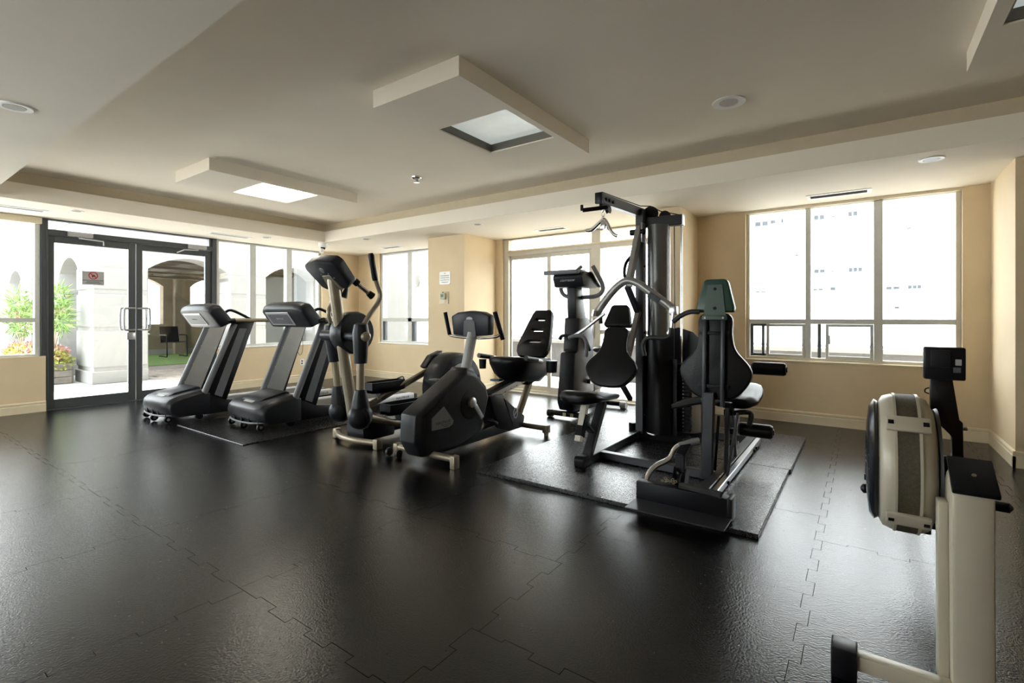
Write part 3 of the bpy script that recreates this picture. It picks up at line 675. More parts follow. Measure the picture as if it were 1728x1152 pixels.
MB().lathe([(.075, 0), (.075, -.05), (.055, -.075)], (0, 0, 0), (0, 0, 1), 24).build('mount', WHITEP, sc_); MB().ball((0, 0, -.085), (.04, .04, .035)).build('lens_dome', BLACKP, sc_); MB().tube([(.0, -.02, -.10), (0, -.03, -.17)], .035, 14).build('camera_body', WHITEP, sc_)
# roller blind cassette left window
rb = thing('roller_blind', (XA - .03, .35, ZS - .085), 'cream roller blind cassette at the head of the window beside the doors', 'blind')
MB().box(-.005, .055, -3.2, 1.26, 0, .082).build('cassette', TRIM, rb, bevel=.006)
# wall fittings
ws = thing('wall_sign', onY(751, 469, C1[2]), 'white rounded notice sign on the tan wall pier', 'sign')
MB().prism(rrect(-.115, .115, -.10, .10, .02), 'y', -.006, 0).build('sign_plate', WHITEP, ws, smooth=False)
for body, sz, zz, wd in (('NO', .022, .072, .03), ('FOOD OR BEVERAGES', .022, .036, .18), ('EXCLUDING WATER', .022, .002, .18), ('IS ALLOWED IN THE', .022, -.032, .18), ('FITNESS ROOM', .022, -.066, .14)):
    text('lettering', body, sz, INK, ws, frameM((0, -.0065, zz), (1, 0, 0), (0, 0, 1)), wd)
th = thing('thermostat', onY(749.5, 502.5, C1[2]), 'cream thermostat box with plate below the white notice', 'thermostat')
MB().box(-.10, .10, -.012, 0, -.095, .095).build('back_plate', TRIM, th, bevel=.004); MB().box(-.045, .06, -.05, -.012, -.025, .075).build('control_box', mat('pale_green_plastic', (.45, .46, .33), .5), th, bevel=.008); MB().box(-.025, .028, -.053, -.05, .01, .055).build('dial_window', GREYP, th, smooth=False); MB().box(-.03, .04, -.018, -.012, -.08, -.035).build('lower_cover', TRIM, th, bevel=.003)
MB().tube([(.0, -.03, .075), (.0, -.03, .095)], .01, 8).build('knob', GREYP, th)
ou = thing('wall_outlet', (XA, 5.18, .365), 'white power outlet on the wall below the window', 'outlet')
MB().box(0, .008, -.037, .037, -.058, .058).build('outlet_plate', WHITEP, ou, bevel=.003)
for z in (-.022, .022): MB().box(.008, .011, -.016, .016, z - .015, z + .015).build('socket', GREYP, ou, bevel=.002)
y1_ = onX(502, 580, XA + .02).y; y2_ = onX(511, 580, XA + .02).y
cdp = spline([(XA + .02, y1_ + .02, .95), (XA + .02, y1_, .70), (XA + .02, y1_ + .01, .56), (XA + .02, (y1_ + y2_) / 2, .50), (XA + .02, y2_ - .01, .56), (XA + .02, y2_, .70), (XA + .02, y2_ - .02, .95)], 5)
tag(MB().tube(cdp, .0035, 6).build('blind_cord', BLACKP), 'thin dark blind cord loop hanging before the window', 'cord')

# ================================================================== MATS
def rubber_mat(x0, x1, y0, y1, label, grp=None, z=.012):
    o = thing('rubber_mat', ((x0 + x1) / 2, (y0 + y1) / 2, .0006), label, 'mat', grp)
    hx, hy = (x1 - x0) / 2, (y1 - y0) / 2
    MB().box(-hx, hx, -hy, hy, 0, z).build('mat_slab', MATM, o, bevel=.003, bseg=1)
    return o
GMZ = .026
rubber_mat(-2.43, -.455, 2.93, 4.318, 'front black rubber mat under the multi gym seats', None, GMZ)
rubber_mat(-2.40, -.445, 4.324, 5.59, 'rear black rubber mat under the multi gym weight tower', None, GMZ)
rubber_mat(-6.20, -4.71, 2.27, 4.5, 'thin black rubber mat under the second treadmill', None, .008)

# ================================================================== TREADMILLS
def treadmill(X, Y, label):
    o = thing('treadmill', (X, Y, .0), label, 'treadmill', 'treadmills before the doors')
    # deck
    dk = MB().box(-.35, .35, .42, 2.16, .05, .125).build('deck', CHARC, o, bevel=.01)
    MB().box(-.255, .255, .46, 2.14, .128, .136).build('running_belt', FOAM, o, bevel=.003, bseg=1)
    for s_ in (-1, 1):
        rail = MB().box(min(s_ * .26, s_ * .37), max(s_ * .26, s_ * .37), .46, 2.16, .075, .150).build('side_rail', SILVP, o, bevel=.012)
        M = frameM((.3712, 1.95, .108), (0, 1, 0), (0, 0, 1)) if s_ > 0 else frameM((-.3712, 1.95, .108), (0, -1, 0), (0, 0, 1))
        text('lettering', 'NAUTILUS', .042, INK, rail, M, .22)
    MB().box(-.37, .37, 2.16, 2.22, .03, .14).build('rear_end_cap', BLACKP, o, bevel=.015)
    for s_ in (-.3, .3): MB().lathe([(.03, 0), (.035, .035)], (s_, 2.1, -.001), (0, 0, 1), 14).build('rear_foot', BLACKP, o)
    # motor hood
    hp = [(.015, .105), (.0, .17), (.012, .235), (.05, .268), (.14, .30), (.40, .345), (.47, .33), (.47, .06), (.10, .06)]
    hd = MB()
    for (sx, sc) in ((-.385, .9), (-.30, 1), (.30, 1), (.385, .9)): pass
    st = [(-.385, .055), (-.33, .018), (-.2, 0), (.2, 0), (.33, .018), (.385, .055)]
    v = []; n = len(hp); f = []
    for sx, dy in st:
        for y, z in hp: v.append((sx, y + dy * max(0, (.4 - y) / .4), z - (.03 if abs(sx) > .38 and z > .2 else 0)))
    for i in range(len(st) - 1):
        for k in range(n): f.append((i * n + k, i * n + (k + 1) % n, (i + 1) * n + (k + 1) % n, (i + 1) * n + k))
    f += [tuple(range(n)), tuple((len(st) - 1) * n + k for k in range(n))[::-1]]
    hood = MB().add(v, f).build('motor_hood', CHARC, o, bevel=.012, bseg=2)
    MB().prism([(.10, .29), (.16, .325), (.40, .372), (.44, .36), (.44, .30)], 'x', -.20, .20).build('hood_ridge', CHARC, hood, bevel=.015)
    MB().prism(rrect(-.10, .10, 0, .035, .012), 'y', 0, .004).xf(frameM((0, .075, .282), (1, 0, 0), (0, .94, .34)) @ Matrix.Rotation(-pi / 2, 4, 'X')).build('hood_badge', SILVP, hood, smooth=False)
    # grille under the nose
    MB().box(-.31, .31, .03, .09, .075, .165).build('grille', BLACKP, o, smooth=False)
    for gx in (-.16, 0, .16): MB().box(gx - .012, gx + .012, .006, .04, .08, .17).build('grille_bar', CHARC, o, bevel=.004)
    MB().tube(spline([(-.36, .09, .095), (-.25, .015, .085), (0, -.012, .08), (.25, .015, .085), (.36, .09, .095)], 5), .010, 8).build('bumper_rail', GREYP, o)
    for cx, cy in ((-.30, .05), (.02, .02), (.30, .06)): 
        c = MB().lathe([(.038, -.014), (.042, 0), (.038, .014)], (cx, cy, .042), (1, 0, 0), 18).build('caster', BLACKP, o); MB().lathe([(.016, -.016), (.016, .016)], (cx, cy, .042), (1, 0, 0), 10).build('caster_hub', STEELG, c)
    for cx in (-.35, .35): MB().lathe([(.04, -.02), (.045, 0), (.04, .02)], (cx, .36, .045), (1, 0, 0), 18).build('transport_wheel', BLACKP, o)
    for s_ in (-1, 1): MB().prism([(.40, .05), (.40, .33), (.47, .345), (.66, .20), (.98, .155), (1.02, .05)], 'x', min(s_ * .30, s_ * .376), max(s_ * .30, s_ * .376)).build('side_skirt', BLACKP, o, bevel=.008)
    # uprights
    up = [(.40, .31), (.655, .19), (.995, 1.145), (.745, 1.145)]
    for s_ in (-1, 1):
        x0, x1 = (.325, .378) if s_ > 0 else (-.378, -.325)
        u = MB().prism(up, 'x', x0, x1).build('upright', BLACKP, o, bevel=.008)
        MB().tube([(s_ * .352, .415, .30), (s_ * .352, .76, 1.12)], .036, 14).build('upright_tube', GREYP, u)
        xo0, xo1 = (x1, x1 + .006) if s_ > 0 else (x0 - .006, x0)
        q = [(.515, .275), (.60, .235), (.895, 1.06), (.805, 1.065)]
        MB().prism(q, 'x', xo0, xo1).build('inset_panel', GREYP, u, bevel=.002, bseg=1)
        xi0, xi1 = (x0 - .003, x0) if s_ > 0 else (x1, x1 + .003)
        MB().prism([(.425, .335), (.635, .235), (.965, 1.10), (.745, 1.10)], 'x', xi0, xi1).build('metal_panel', GREYMET, u, smooth=False)
        for t in (.06, .35, .65, .92):
            for e in (0, 1):
                a = Vector((.425, .335)).lerp(Vector((.745, 1.10)), t) if e == 0 else Vector((.635, .235)).lerp(Vector((.965, 1.10)), t)
                yy_ = a.x + (.022 if e == 0 else -.022)
                MB().lathe([(.006, 0), (.005, .003)], (xi0 if s_ > 0 else xi1, yy_, a.y), (-s_, 0, 0), 8).build('screw', STEELG, u)
    # console
    prof = [(.425, 1.285), (.445, 1.34), (.50, 1.372), (.575, 1.365), (.715, 1.20), (.70, 1.13), (.575, 1.075)]
    st = [(-.42, .80, .02), (-.38, .93, .008), (-.26, 1, 0), (.26, 1, 0), (.38, .93, .008), (.42, .80, .02)]
    cyy, czz = .58, 1.20; v = []; f = []; n = len(prof)
    for sx, k, dz in st:
        for y, z in prof: v.append((sx, cyy + (y - cyy) * k, czz + (z - czz) * k - dz))
    for i in range(len(st) - 1):
        for k in range(n): f.append((i * n + k, i * n + (k + 1) % n, (i + 1) * n + (k + 1) % n, (i + 1) * n + k))
    f += [tuple(range(n)), tuple((len(st) - 1) * n + k for k in range(n))[::-1]]
    con = MB().add(v, f).build('console', CHARC, o, bevel=.012)
    # back panel on the face that looks forward and down
    dv = Vector((0, .15, -.21)).normalized(); nrm = Vector((0, -.21, -.15)).normalized()
    M = frameM(Vector((-.08, .500, 1.18)) + nrm * .0005, (1, 0, 0), -dv)
    MB().box(-.27, .22, -.095, .085, -.004, .006).xf(M).build('back_panel', SILVP, con, bevel=.003, bseg=1)
    MB().box(-.24, .19, -.075, .06, -.006, .0085).xf(M).build('panel_inset', GREYP, con, smooth=False)
    text('lettering', 'NAUTILUS', .03, PALEINK, con, M @ Matrix.Translation((-.02, .0, .0092)), .14)
    nr = Vector((0, .165, .14)).normalized(); dd = Vector((0, .14, -.165)).normalized()
    M2 = frameM(Vector((0, .645, 1.283)) , (-1, 0, 0), -dd)
    MB().box(-.3, .3, -.08, .08, -.004, .006).xf(M2).build('display', SCREEN, con, smooth=False)
    for s_ in (-1, 1):
        MB().tube(spline([(s_ * .40, .66, 1.15), (s_ * .40, .80, 1.165), (s_ * .40, 1.28, 1.16), (s_ * .40, 1.33, 1.14)], 4), .023, 12).build('handrail', CHAMP if s_ > 0 else CHAMP, o)
        MB().tube([(s_ * .40, .66, 1.15), (s_ * .40, .74, 1.162)], .03, 12).build('rail_collar', BLACKP, o)
        MB().tube(spline([(s_ * .30, .62, 1.20), (s_ * .31, .68, 1.27), (s_ * .32, .75, 1.285), (s_ * .34, .90, 1.21), (s_ * .36, .98, 1.16)], 4), .017, 10).build('grip_bar', BLACKP, o)
    return o
treadmill(-6.70, 2.20, 'dark grey treadmill standing on the bare floor beside the double doors')
treadmill(-5.415, 2.585, 'dark grey treadmill standing on a thin rubber mat beside the elliptical').location.z = .009

# ================================================================== ELLIPTICAL
def L_(ox, oy): return lambda y, z, x=0: (x, y - oy, z)
EX, EY = -3.92, 2.95
el = thing('elliptical_trainer', (EX, EY, 0), 'champagne and black elliptical trainer with round rear flywheel housing', 'elliptical')
P = L_(EX, EY)
# base frame
MB().box(-.05, .05, -.02, 1.62, .05, .12).build('base_beam', CHARC, el, bevel=.01)
MB().prism([(-.02, .03), (-.035, .16), (.0, .27), (.10, .28), (.36, .12), (.36, .03)], 'x', -.13, .13).build('base_cover', CHARC, el, bevel=.025)
MB().tube(spline([(-.34, .02, .055), (-.22, -.045, .055), (-.08, -.075, .055), (.10, -.075, .055), (.33, -.02, .055)], 6), .027, 12).build('front_stabilizer', CHAMP, el)
for x, y in ((-.35, .03), (.335, -.025)): MB().box(x - .03, x + .03, y - .04, y + .035, .0, .095).build('stabilizer_foot', CHAMP, el, bevel=.012)
# main column
MB().tube([P(2.905, .26), P(2.68, 1.60)], .052, 18).build('main_column', CHAMP, el)
# console
cM = frameM(P(2.665, 1.605), (1, 0, 0), Vector((0, -.23, .24)).normalized())
n = 0
cp = [(-.235, .10), (-.20, .145), (0, .175), (.20, .145), (.235, .10), (.205, -.12), (.16, -.155), (-.16, -.155), (-.205, -.12)]
con = MB().prism(cp, 'z', -.055, .055).xf(cM).build('console', CHARC, el, bevel=.018)
MB().prism([(-.19, .09), (.19, .09), (.165, -.11), (-.165, -.11)], 'z', -.061, -.055).xf(cM).build('display', SCREEN, con, smooth=False)
MB().lathe([(.03, 0), (.026, .004)], (0, .07, .055), (0, 0, 1), 18).xf(cM).build('logo_badge', GREYP, con)
MB().prism([(-.10, -.155), (.10, -.155), (.055, .015), (-.055, .015)], 'z', .055, .062).xf(cM).build('column_bracket', CHAMP, con, bevel=.002, bseg=1)
for p in ((-.055, .03), (.055, .03), (-.09, -.02), (.09, -.02)): MB().lathe([(.006, 0), (.005, .004)], (p[0], p[1], .055), (0, 0, 1), 8).xf(cM).build('screw', STEELG, con)
# pulse grips below the console
MB().tube(spline([P(2.86, 1.40, -.13), P(2.845, 1.47, -.11), P(2.82, 1.51, 0), P(2.82, 1.53, .14)], 4), .018, 10).build('grip_mount', BLACKP, el)
g = MB().tube([P(2.82, 1.53, .14), P(2.985, 1.405, .17)], [.022, .02], 12).build('pulse_grip', CHROME, el)
MB().tube([P(2.81, 1.54, .137), P(2.85, 1.51, .145)], .033, 12).build('grip_collar', BLACKP, g); MB().tube([P(2.95, 1.43, .164), P(2.995, 1.397, .172)], [.028, .036], 12).build('grip_end', BLACKP, g)
g = MB().tube([P(2.90, 1.48, -.09), P(2.875, 1.39, -.10)], [.018, .034], 12).build('pulse_grip', BLACKP, el)
# hub housing and axle
MB().lathe([(.12, -.10), (.19, -.085), (.20, -.05), (.20, .05), (.185, .075)], P(2.90, 1.055), (1, 0, 0), 32).build('hub_housing', BLACKP, el)
MB().tube([P(2.79, 1.03, -.29), P(2.79, 1.03, .29)], .05, 16).build('pivot_axle', CHARC, el)
def arm(s_, yp, zp, yb, zb, up, grip):
    x = s_ * .265
    b = MB().ball(P(yb, zb, x), (.10, .115, .115), 24, 16).build('pivot_ball', CHARC, el)
    MB().lathe([(.118, -.012), (.118, .012)], P(yb, zb, x - s_ * 0), (0, .92, .2), 28).build('ball_seam', BLACKP, b)
    d = Vector((0, yp - yb, zp - zb)); q0 = Vector(P(yb, zb, x)); 
    at = lambda t: tuple(q0 + d * t)
    a = MB().tube([at(.10), at(.68)], .036, 14).build('lower_arm', CHAMP, el)
    MB().tube([at(.10), at(.14), at(.33), at(.335)], [.082, .080, .052, .042], 16).build('arm_boot', CHARC, a)
    MB().tube([at(.66), at(.665), at(.92), at(1.04), at(1.15), at(1.17)], [.045, .058, .068, .075, .06, .03], 16).build('pivot_cover', CHARC, a)
    MB().lathe([(.045, 0), (.04, .03), (.02, .045)], P(yp, zp, x + s_ * .06), (s_, 0, 0), 18).build('pivot_cap', CHAMP, a)
    h = MB().tube(spline([P(y, z, x + s_ * dx) for y, z, dx in up], 6), .023, 12).build('moving_handle', CHAMP, el)
    MB().tube([P(y, z, x + s_ * dx) for y, z, dx in grip], [.026, .029, .027, .028, .03, .02], 12).build('hand_grip', BLACKP, h)
arm(1, 2.79, 1.03, 2.785, .315, [(2.82, 1.13, 0), (2.90, 1.24, 0), (2.985, 1.345, .005), (3.00, 1.42, .01), (2.97, 1.50, .01), (2.945, 1.56, .01)], [(2.945, 1.54, .01), (2.938, 1.57, .01), (2.92, 1.65, .01), (2.905, 1.72, .01), (2.895, 1.765, .01), (2.89, 1.785, .01)])
arm(-1, 2.86, 1.02, 2.955, .285, [(2.86, 1.12, 0), (2.83, 1.20, 0), (2.825, 1.26, 0), (2.86, 1.34, 0), (2.86, 1.44, 0), (2.82, 1.56, 0)], [(2.825, 1.55, 0), (2.815, 1.58, 0), (2.79, 1.65, 0), (2.765, 1.72, 0), (2.745, 1.765, 0), (2.735, 1.785, 0)])
# pedals, bars, flywheel
def pedal(y0, y1, z0, z1, x, label=None):
    L = y1 - y0; out = [(-.075, 0), (-.095, .06), (-.095, L * .55), (-.075, L * .85), (-.05, L), (.05, L), (.075, L * .85), (.095, L * .55), (.095, .06), (.075, 0)]
    inn = [(a * .86, .018 + b * .93) for a, b in out]
    m = plate(out, [inn], 'z', 0, z1 - z0); m.prism(out, 'z', 0, .03)
    p = m.shift(P(y0, z0, x)).build('pedal', CHARC, el, bevel=.0)
    MB().prism([(a * .84, .02 + b * .92) for a, b in out], 'z', .03, .036).shift(P(y0, z0, x)).build('pedal_tread', FOAM, p)
    MB().tube(spline([P(y1 - .02, z1, x - .05), P(y1 + .01, z1 + .02, x), P(y1 - .02, z1, x + .05)], 4), .008, 8).build('pedal_lip', GREYP, p)
    MB().prism([(y0 + L * .28 - EY, z0), (y0 + L * .52 - EY, z0), (y0 + L * .44 - EY, z0 - .09), (y0 + L * .34 - EY, z0 - .09)], 'x', x - .04, x + .04).build('pedal_bracket', GREYP, p, bevel=.008)
pedal(3.22, 3.68, .425, .53, -.19); pedal(3.12, 3.62, .265, .365, .20)
MB().tube([P(2.955, .285, -.265), P(3.22, .29, -.20), P(4.25, .655, -.155)], .034, 12).build('pedal_bar', CHAMP, el)
MB().tube([P(3.30, .37, -.13), P(4.05, .63, -.12)], .016, 10).build('guide_rod', CHAMP, el)
MB().tube(spline([P(2.785, .315, .265), P(3.0, .25, .25), P(3.35, .15, .21), P(3.8, .155, .205), P(4.28, .20, .205)], 5), .034, 12).build('pedal_bar', CHAMP, el)
fw = MB().lathe([(.22, -.135), (.36, -.125), (.388, -.09), (.392, 0), (.388, .10), (.36, .145), (.27, .155), (.262, .145), (.245, .145), (.24, .135), (.05, .135)], P(4.28, .40), (1, 0, 0), 48).build('flywheel_housing', CHARC, el)
MB().lathe([(.24, .136), (.235, .142), (.06, .142)], P(4.28, .40), (1, 0, 0), 40).build('flywheel_disc', SILVP, fw)
MB().lathe([(.272, .1555), (.272, .158), (.250, .158), (.250, .15)], P(4.28, .40), (1, 0, 0), 44).build('disc_ring', SILVP, fw)
for a in range(7):
    t = a * .9 + .3; MB().box(-.004, .004, -.008, .008, -.016, .016).shift(P(4.28 + .325 * math.cos(t), .40 + .325 * math.sin(t), .152)).build('housing_slot', BLACKP, fw, smooth=False)
ck = MB().prism([(-.05, -.06), (.05, -.06), (.035, .24), (-.035, .24)], 'x', .143, .19).xf(Matrix.Translation(P(4.28, .40)) @ Matrix.Rotation(pi, 4, 'X')).build('crank_arm', BLACKP, el, bevel=.012)
MB().lathe([(.075, .142), (.075, .20), (.05, .215)], P(4.28, .40), (1, 0, 0), 20).build('crank_hub', BLACKP, el)
MB().prism([(-.05, -.05), (.05, -.05), (.035, .28), (-.035, .28)], 'x', -.19, -.14).xf(Matrix.Translation(P(4.28, .40))).build('crank_arm', BLACKP, el, bevel=.012)
MB().prism([(3.98 - EY, .63), (4.10 - EY, .76), (4.28 - EY, .81), (4.25 - EY, .72), (4.05 - EY, .60)], 'x', -.24, -.135).build('crank_cover', CHARC, el, bevel=.02)
MB().box(-.28, .28, 1.60, 1.66, .0, .06).build('rear_foot', CHARC, el, bevel=.012)

# ================================================================== RECUMBENT BIKE
RX, RY = -2.97, 2.90
rc = thing('recumbent_bike', (RX, RY, 0), 'black recumbent exercise bike with slotted backrest and angular front shroud', 'exercise bike')
P = L_(RX, RY); Q = lambda L: [(y - RY, z) for y, z in L]
sh = [(2.71, .20), (2.725, .42), (3.12, .625), (3.33, .735), (3.45, .70), (3.62, .555), (3.66, .45), (3.545, .14), (3.20, .055), (2.79, .07)]
v = []; f = []; n = len(sh); st = [(-.115, .90), (-.085, 1), (.085, 1), (.115, .90)]; cy_, cz_ = 3.2, .36
for sx, k in st:
    for y, z in sh: v.append((sx, cy_ + (y - cy_) * k - RY, cz_ + (z - cz_) * k))
for i in range(3):
    for k in range(n): f.append((i * n + k, i * n + (k + 1) % n, (i + 1) * n + (k + 1) % n, (i + 1) * n + k))
f += [tuple(range(n)), tuple(3 * n + k for k in range(n))[::-1]]
shr = MB().add(v, f).build('front_shroud', CHARC, rc, bevel=.012)
MB().prism(Q([(3.20, .60), (3.33, .755), (3.45, .72), (3.50, .66), (3.3, .60)]), 'x', -.09, .09).build('post_boot', BLACKP, shr, bevel=.02)
MB().prism(Q([(2.80, .42), (3.02, .54), (2.99, .48), (3.13, .27), (3.09, .24), (2.84, .25)]), 'x', .112, .118).build('shroud_seam', BLACKP, shr, smooth=False)
bd = MB().prism(Q([(3.015, .455), (3.135, .315), (3.12, .285), (3.075, .27), (2.87, .275), (2.87, .375)]), 'x', .117, .121).build('badge_panel', mat('badge_grey', (.16, .16, .165), .4), shr, bevel=.001, bseg=1)
text('lettering', 'NAUTILUS', .034, INK, bd, frameM(P(3.005, .322, .1214), (0, 1, .0), (0, 0, 1)), .17)
MB().box(.121, .1218, 2.98 - RY, 3.10 - RY, .296, .300).build('print_line', INK, bd, smooth=False); MB().box(.121, .1218, 3.01 - RY, 3.07 - RY, .282, .286).build('print_line', INK, bd, smooth=False)
MB().lathe([(.135, .108), (.13, .118), (.11, .122)], P(3.36, .42), (1, 0, 0), 32).build('crank_ring', BLACKP, shr)
ca = MB().lathe([(.045, .115), (.045, .15), (.03, .16)], P(3.36, .44), (1, 0, 0), 20).build('crank_boss', STEELG, rc)
MB().beam(P(3.36, .44, .148), P(3.475, .285, .155), .02, .05, (1, 0, 0)).build('crank_arm', STEELG, rc, bevel=.006)
MB().box(-.055, .055, -.05, .05, -.012, .012).xf(Matrix.Translation(P(3.52, .255, .22)) @ Matrix.Rotation(-.5, 4, 'X')).build('pedal', BLACKP, rc, bevel=.006)
MB().beam(P(3.36, .44, -.148), P(3.28, .60, -.155), .02, .05, (1, 0, 0)).build('crank_arm', STEELG, rc, bevel=.006)
MB().box(-.055, .055, -.05, .05, -.012, .012).xf(Matrix.Translation(P(3.27, .62, -.22))).build('pedal', BLACKP, rc, bevel=.006)
MB().box(-.05, .05, 3.50 - RY, 3.56 - RY, .20, .28).shift((-.12, 0, 0)).build('far_pedal_strap', BLACKP, rc, bevel=.01)
# base, rear body, seat rail
MB().prism(Q([(3.10, .045), (3.10, .14), (3.62, .145), (3.80, .155), (4.16, .10), (4.16, .045)]), 'x', -.065, .065).build('base_beam', CHARC, rc, bevel=.014)
rbd = MB().prism(Q([(3.80, .13), (3.675, .455), (3.90, .445), (4.02, .33), (4.20, .215), (4.285, .17), (4.255, .05), (4.0, .05)]), 'x', -.085, .085).build('rear_body', CHARC, rc, bevel=.018)
MB().prism(Q([(3.91, .40), (4.02, .325), (4.19, .21), (4.16, .08), (4.06, .10)]), 'x', .085, .090).build('side_panel', DGREY, rbd, bevel=.002, bseg=1)
plate([(4.10 + .04 * math.cos(t * .3) - RY, .225 + .055 * math.sin(t * .3)) for t in range(21)], [[(4.10 + .030 * math.cos(t * .3) - RY, .225 + .045 * math.sin(t * .3)) for t in range(21)]], 'x', .090, .092).build('oval_logo', PALEINK, rbd, smooth=False)
MB().beam(P(4.075, .205, .0915), P(4.125, .245, .0915), .002, .012, (1, 0, 0)).build('logo_bar', PALEINK, rbd, smooth=False)
sr = MB().beam(P(3.70, .43), P(4.74, .645), .11, .075, (1, 0, 0)).build('seat_rail', BLACKP, rc, bevel=.01)
for s_ in (-.062, .062): MB().beam(P(3.74, .428, s_), P(4.74, .635, s_), .014, .06, (1, 0, 0)).build('rail_side', STEELG, sr, bevel=.003, bseg=1)
for t in range(9): 
    k = t / 8; MB().lathe([(.006, 0), (.006, .003)], P(3.85 + .8 * k, .435 + .166 * k, .069), (1, 0, 0), 8).build('rail_hole', BLACKP, sr)
MB().tube([P(4.27, .15), P(4.53, .55)], .038, 14).build('rear_strut', CHAMP, rc)
MB().tube([P(4.25, .075, -.34), P(4.25, .075, .36)], .028, 12).build('rear_stabilizer', CHAMP, rc)
for s_ in (-.345, .365): MB().box(s_ - .03, s_ + .03, 4.215 - RY, 4.285 - RY, .03, .11).box(s_ - .02, s_ + .02, 4.23 - RY, 4.27 - RY, 0, .03).build('stabilizer_foot', CHAMP, rc, bevel=.008)
MB().tube([P(2.90, .075, -.30), P(2.90, .075, .32)], .027, 12).build('front_stabilizer', CHAMP, rc)
for s_ in (-.33, .335): MB().box(s_ - .02, s_ + .03, 2.87 - RY, 2.935 - RY, .0, .105).build('stabilizer_foot', CHAMP, rc, bevel=.008); 
for s_ in (-.37, -.25): MB().lathe([(.035, -.012), (.035, .012)], P(2.845, .036, s_), (1, 0, 0), 16).build('transport_wheel', BLACKP, rc)
# seat and backrest
sv = [(-.20, 4.03), (-.215, 4.2), (-.20, 4.55), (-.17, 4.68), (.17, 4.68), (.20, 4.55), (.215, 4.2), (.20, 4.03), (.10, 3.98), (-.10, 3.98)]
v = []; n = len(sv); f = []
for z, k in ((.525, .62), (.60, .84), (.70, .98), (.745, 1.0), (.775, .96), (.775, .5)):
    for x, y in sv: v.append((x * k, 4.32 + (y - 4.32) * k - RY, z - .06 * (y - 4.3)))
for i in range(5):
    for k in range(n): f.append((i * n + k, i * n + (k + 1) % n, (i + 1) * n + (k + 1) % n, (i + 1) * n + k))
f += [tuple(range(n))[::-1], tuple(5 * n + k for k in range(n))]
MB().add(v, f).build('seat', VINYL, rc, ang=1.2)
MB().beam(P(4.35, .52), P(4.60, .57), .16, .09, (1, 0, 0)).build('seat_carriage', BLACKP, rc, bevel=.01)
bM = frameM(P(4.52, .765), (1, 0, 0), Vector((0, .30, .53)).normalized())
ol = [(-.155, 0), (-.19, .05), (-.205, .12), (-.19, .22), (-.155, .40), (-.125, .53), (-.10, .58), (.10, .58), (.125, .53), (.155, .40), (.19, .22), (.205, .12), (.19, .05), (.155, 0)]
sl_ = [rrect(-w_, w_, z - .018, z + .018, .017, 3) for w_, z in ((.095, .18), (.085, .32), (.07, .46))]
plate(ol, sl_, 'z', -.03, .03).xf(bM).build('backrest', VINYL, rc, bevel=.012, bseg=2)
MB().beam(P(4.50, .60), P(4.56, .80), .09, .03, (1, 0, 0)).build('backrest_bracket', STEELG, rc, bevel=.004)
for s_ in (-1, 1):
    h = MB().tube(spline([P(4.46, .70, s_ * .10), P(4.40, .735, s_ * .22), P(4.20, .77, s_ * .285), P(4.0, .80, s_ * .295)], 5), .017, 10).build('side_handle', STEELG, rc)
    MB().tube([P(4.20, .77, s_ * .285), P(3.98, .803, s_ * .297)], .025, 12).build('hand_grip', BLACKP, h)
MB().lathe([(.055, 0), (.06, .12)], P(4.30, .64, .40), (0, 0, 1), 18).build('cup_holder', BLACKP, rc)
MB().lathe([(.035, 0), (.04, .10)], P(4.05, .66, -.30), (0, 0, 1), 16).build('adjust_knob', BLACKP, rc)
MB().box(-.16, -.04, 3.99 - RY, 4.07 - RY, .545, .565).build('seat_lever', BLUEP, rc, bevel=.008)
# post and console
MB().tube([P(3.40, .62), P(3.545, 1.12)], .050, 8, True).build('console_post', SILVP, rc, ang=.9)
cM = frameM(P(3.53, 1.135), (1, 0, 0), Vector((0, -.06, 1)).normalized())
cc_ = MB().prism([(-.215, -.10), (-.23, .08), (-.15, .115), (0, .128), (.15, .115), (.23, .08), (.215, -.10), (.0, -.115)], 'z', -.045, .045).xf(cM).build('console', CHARC, rc, bevel=.016)
MB().prism([(-.08, -.11), (-.065, .03), (-.03, .05), (.03, .05), (.065, .03), (.08, -.11)], 'z', .045, .053).xf(cM).build('post_bracket', GREYP, cc_, bevel=.003, bseg=1)
MB().lathe([(.03, 0), (.027, .004)], (0, .075, .045), (0, 0, 1), 18).xf(cM @ Matrix.Diagonal((1.3, .7, 1, 1))).build('logo_badge', SILVP, cc_)
MB().prism([(-.19, -.08), (-.2, .07), (.2, .07), (.19, -.08)], 'z', -.051, -.045).xf(cM).build('display', SCREEN, cc_, smooth=False)
MB().tube(spline([P(3.50, 1.05, -.27), P(3.51, 1.025, -.25), P(3.525, 1.01, -.10), P(3.525, 1.01, .12), P(3.54, 1.025, .27), P(3.56, 1.05, .30)], 5), .013, 10).build('handlebar', CHROME, rc)
MB().tube([P(3.50, 1.035, -.265), P(3.46, 1.25, -.285)], .020, 12).build('hand_grip', BLACKP, rc); MB().tube([P(3.58, 1.00, .315), P(3.50, 1.25, .285)], .022, 12).build('hand_grip', BLACKP, rc)

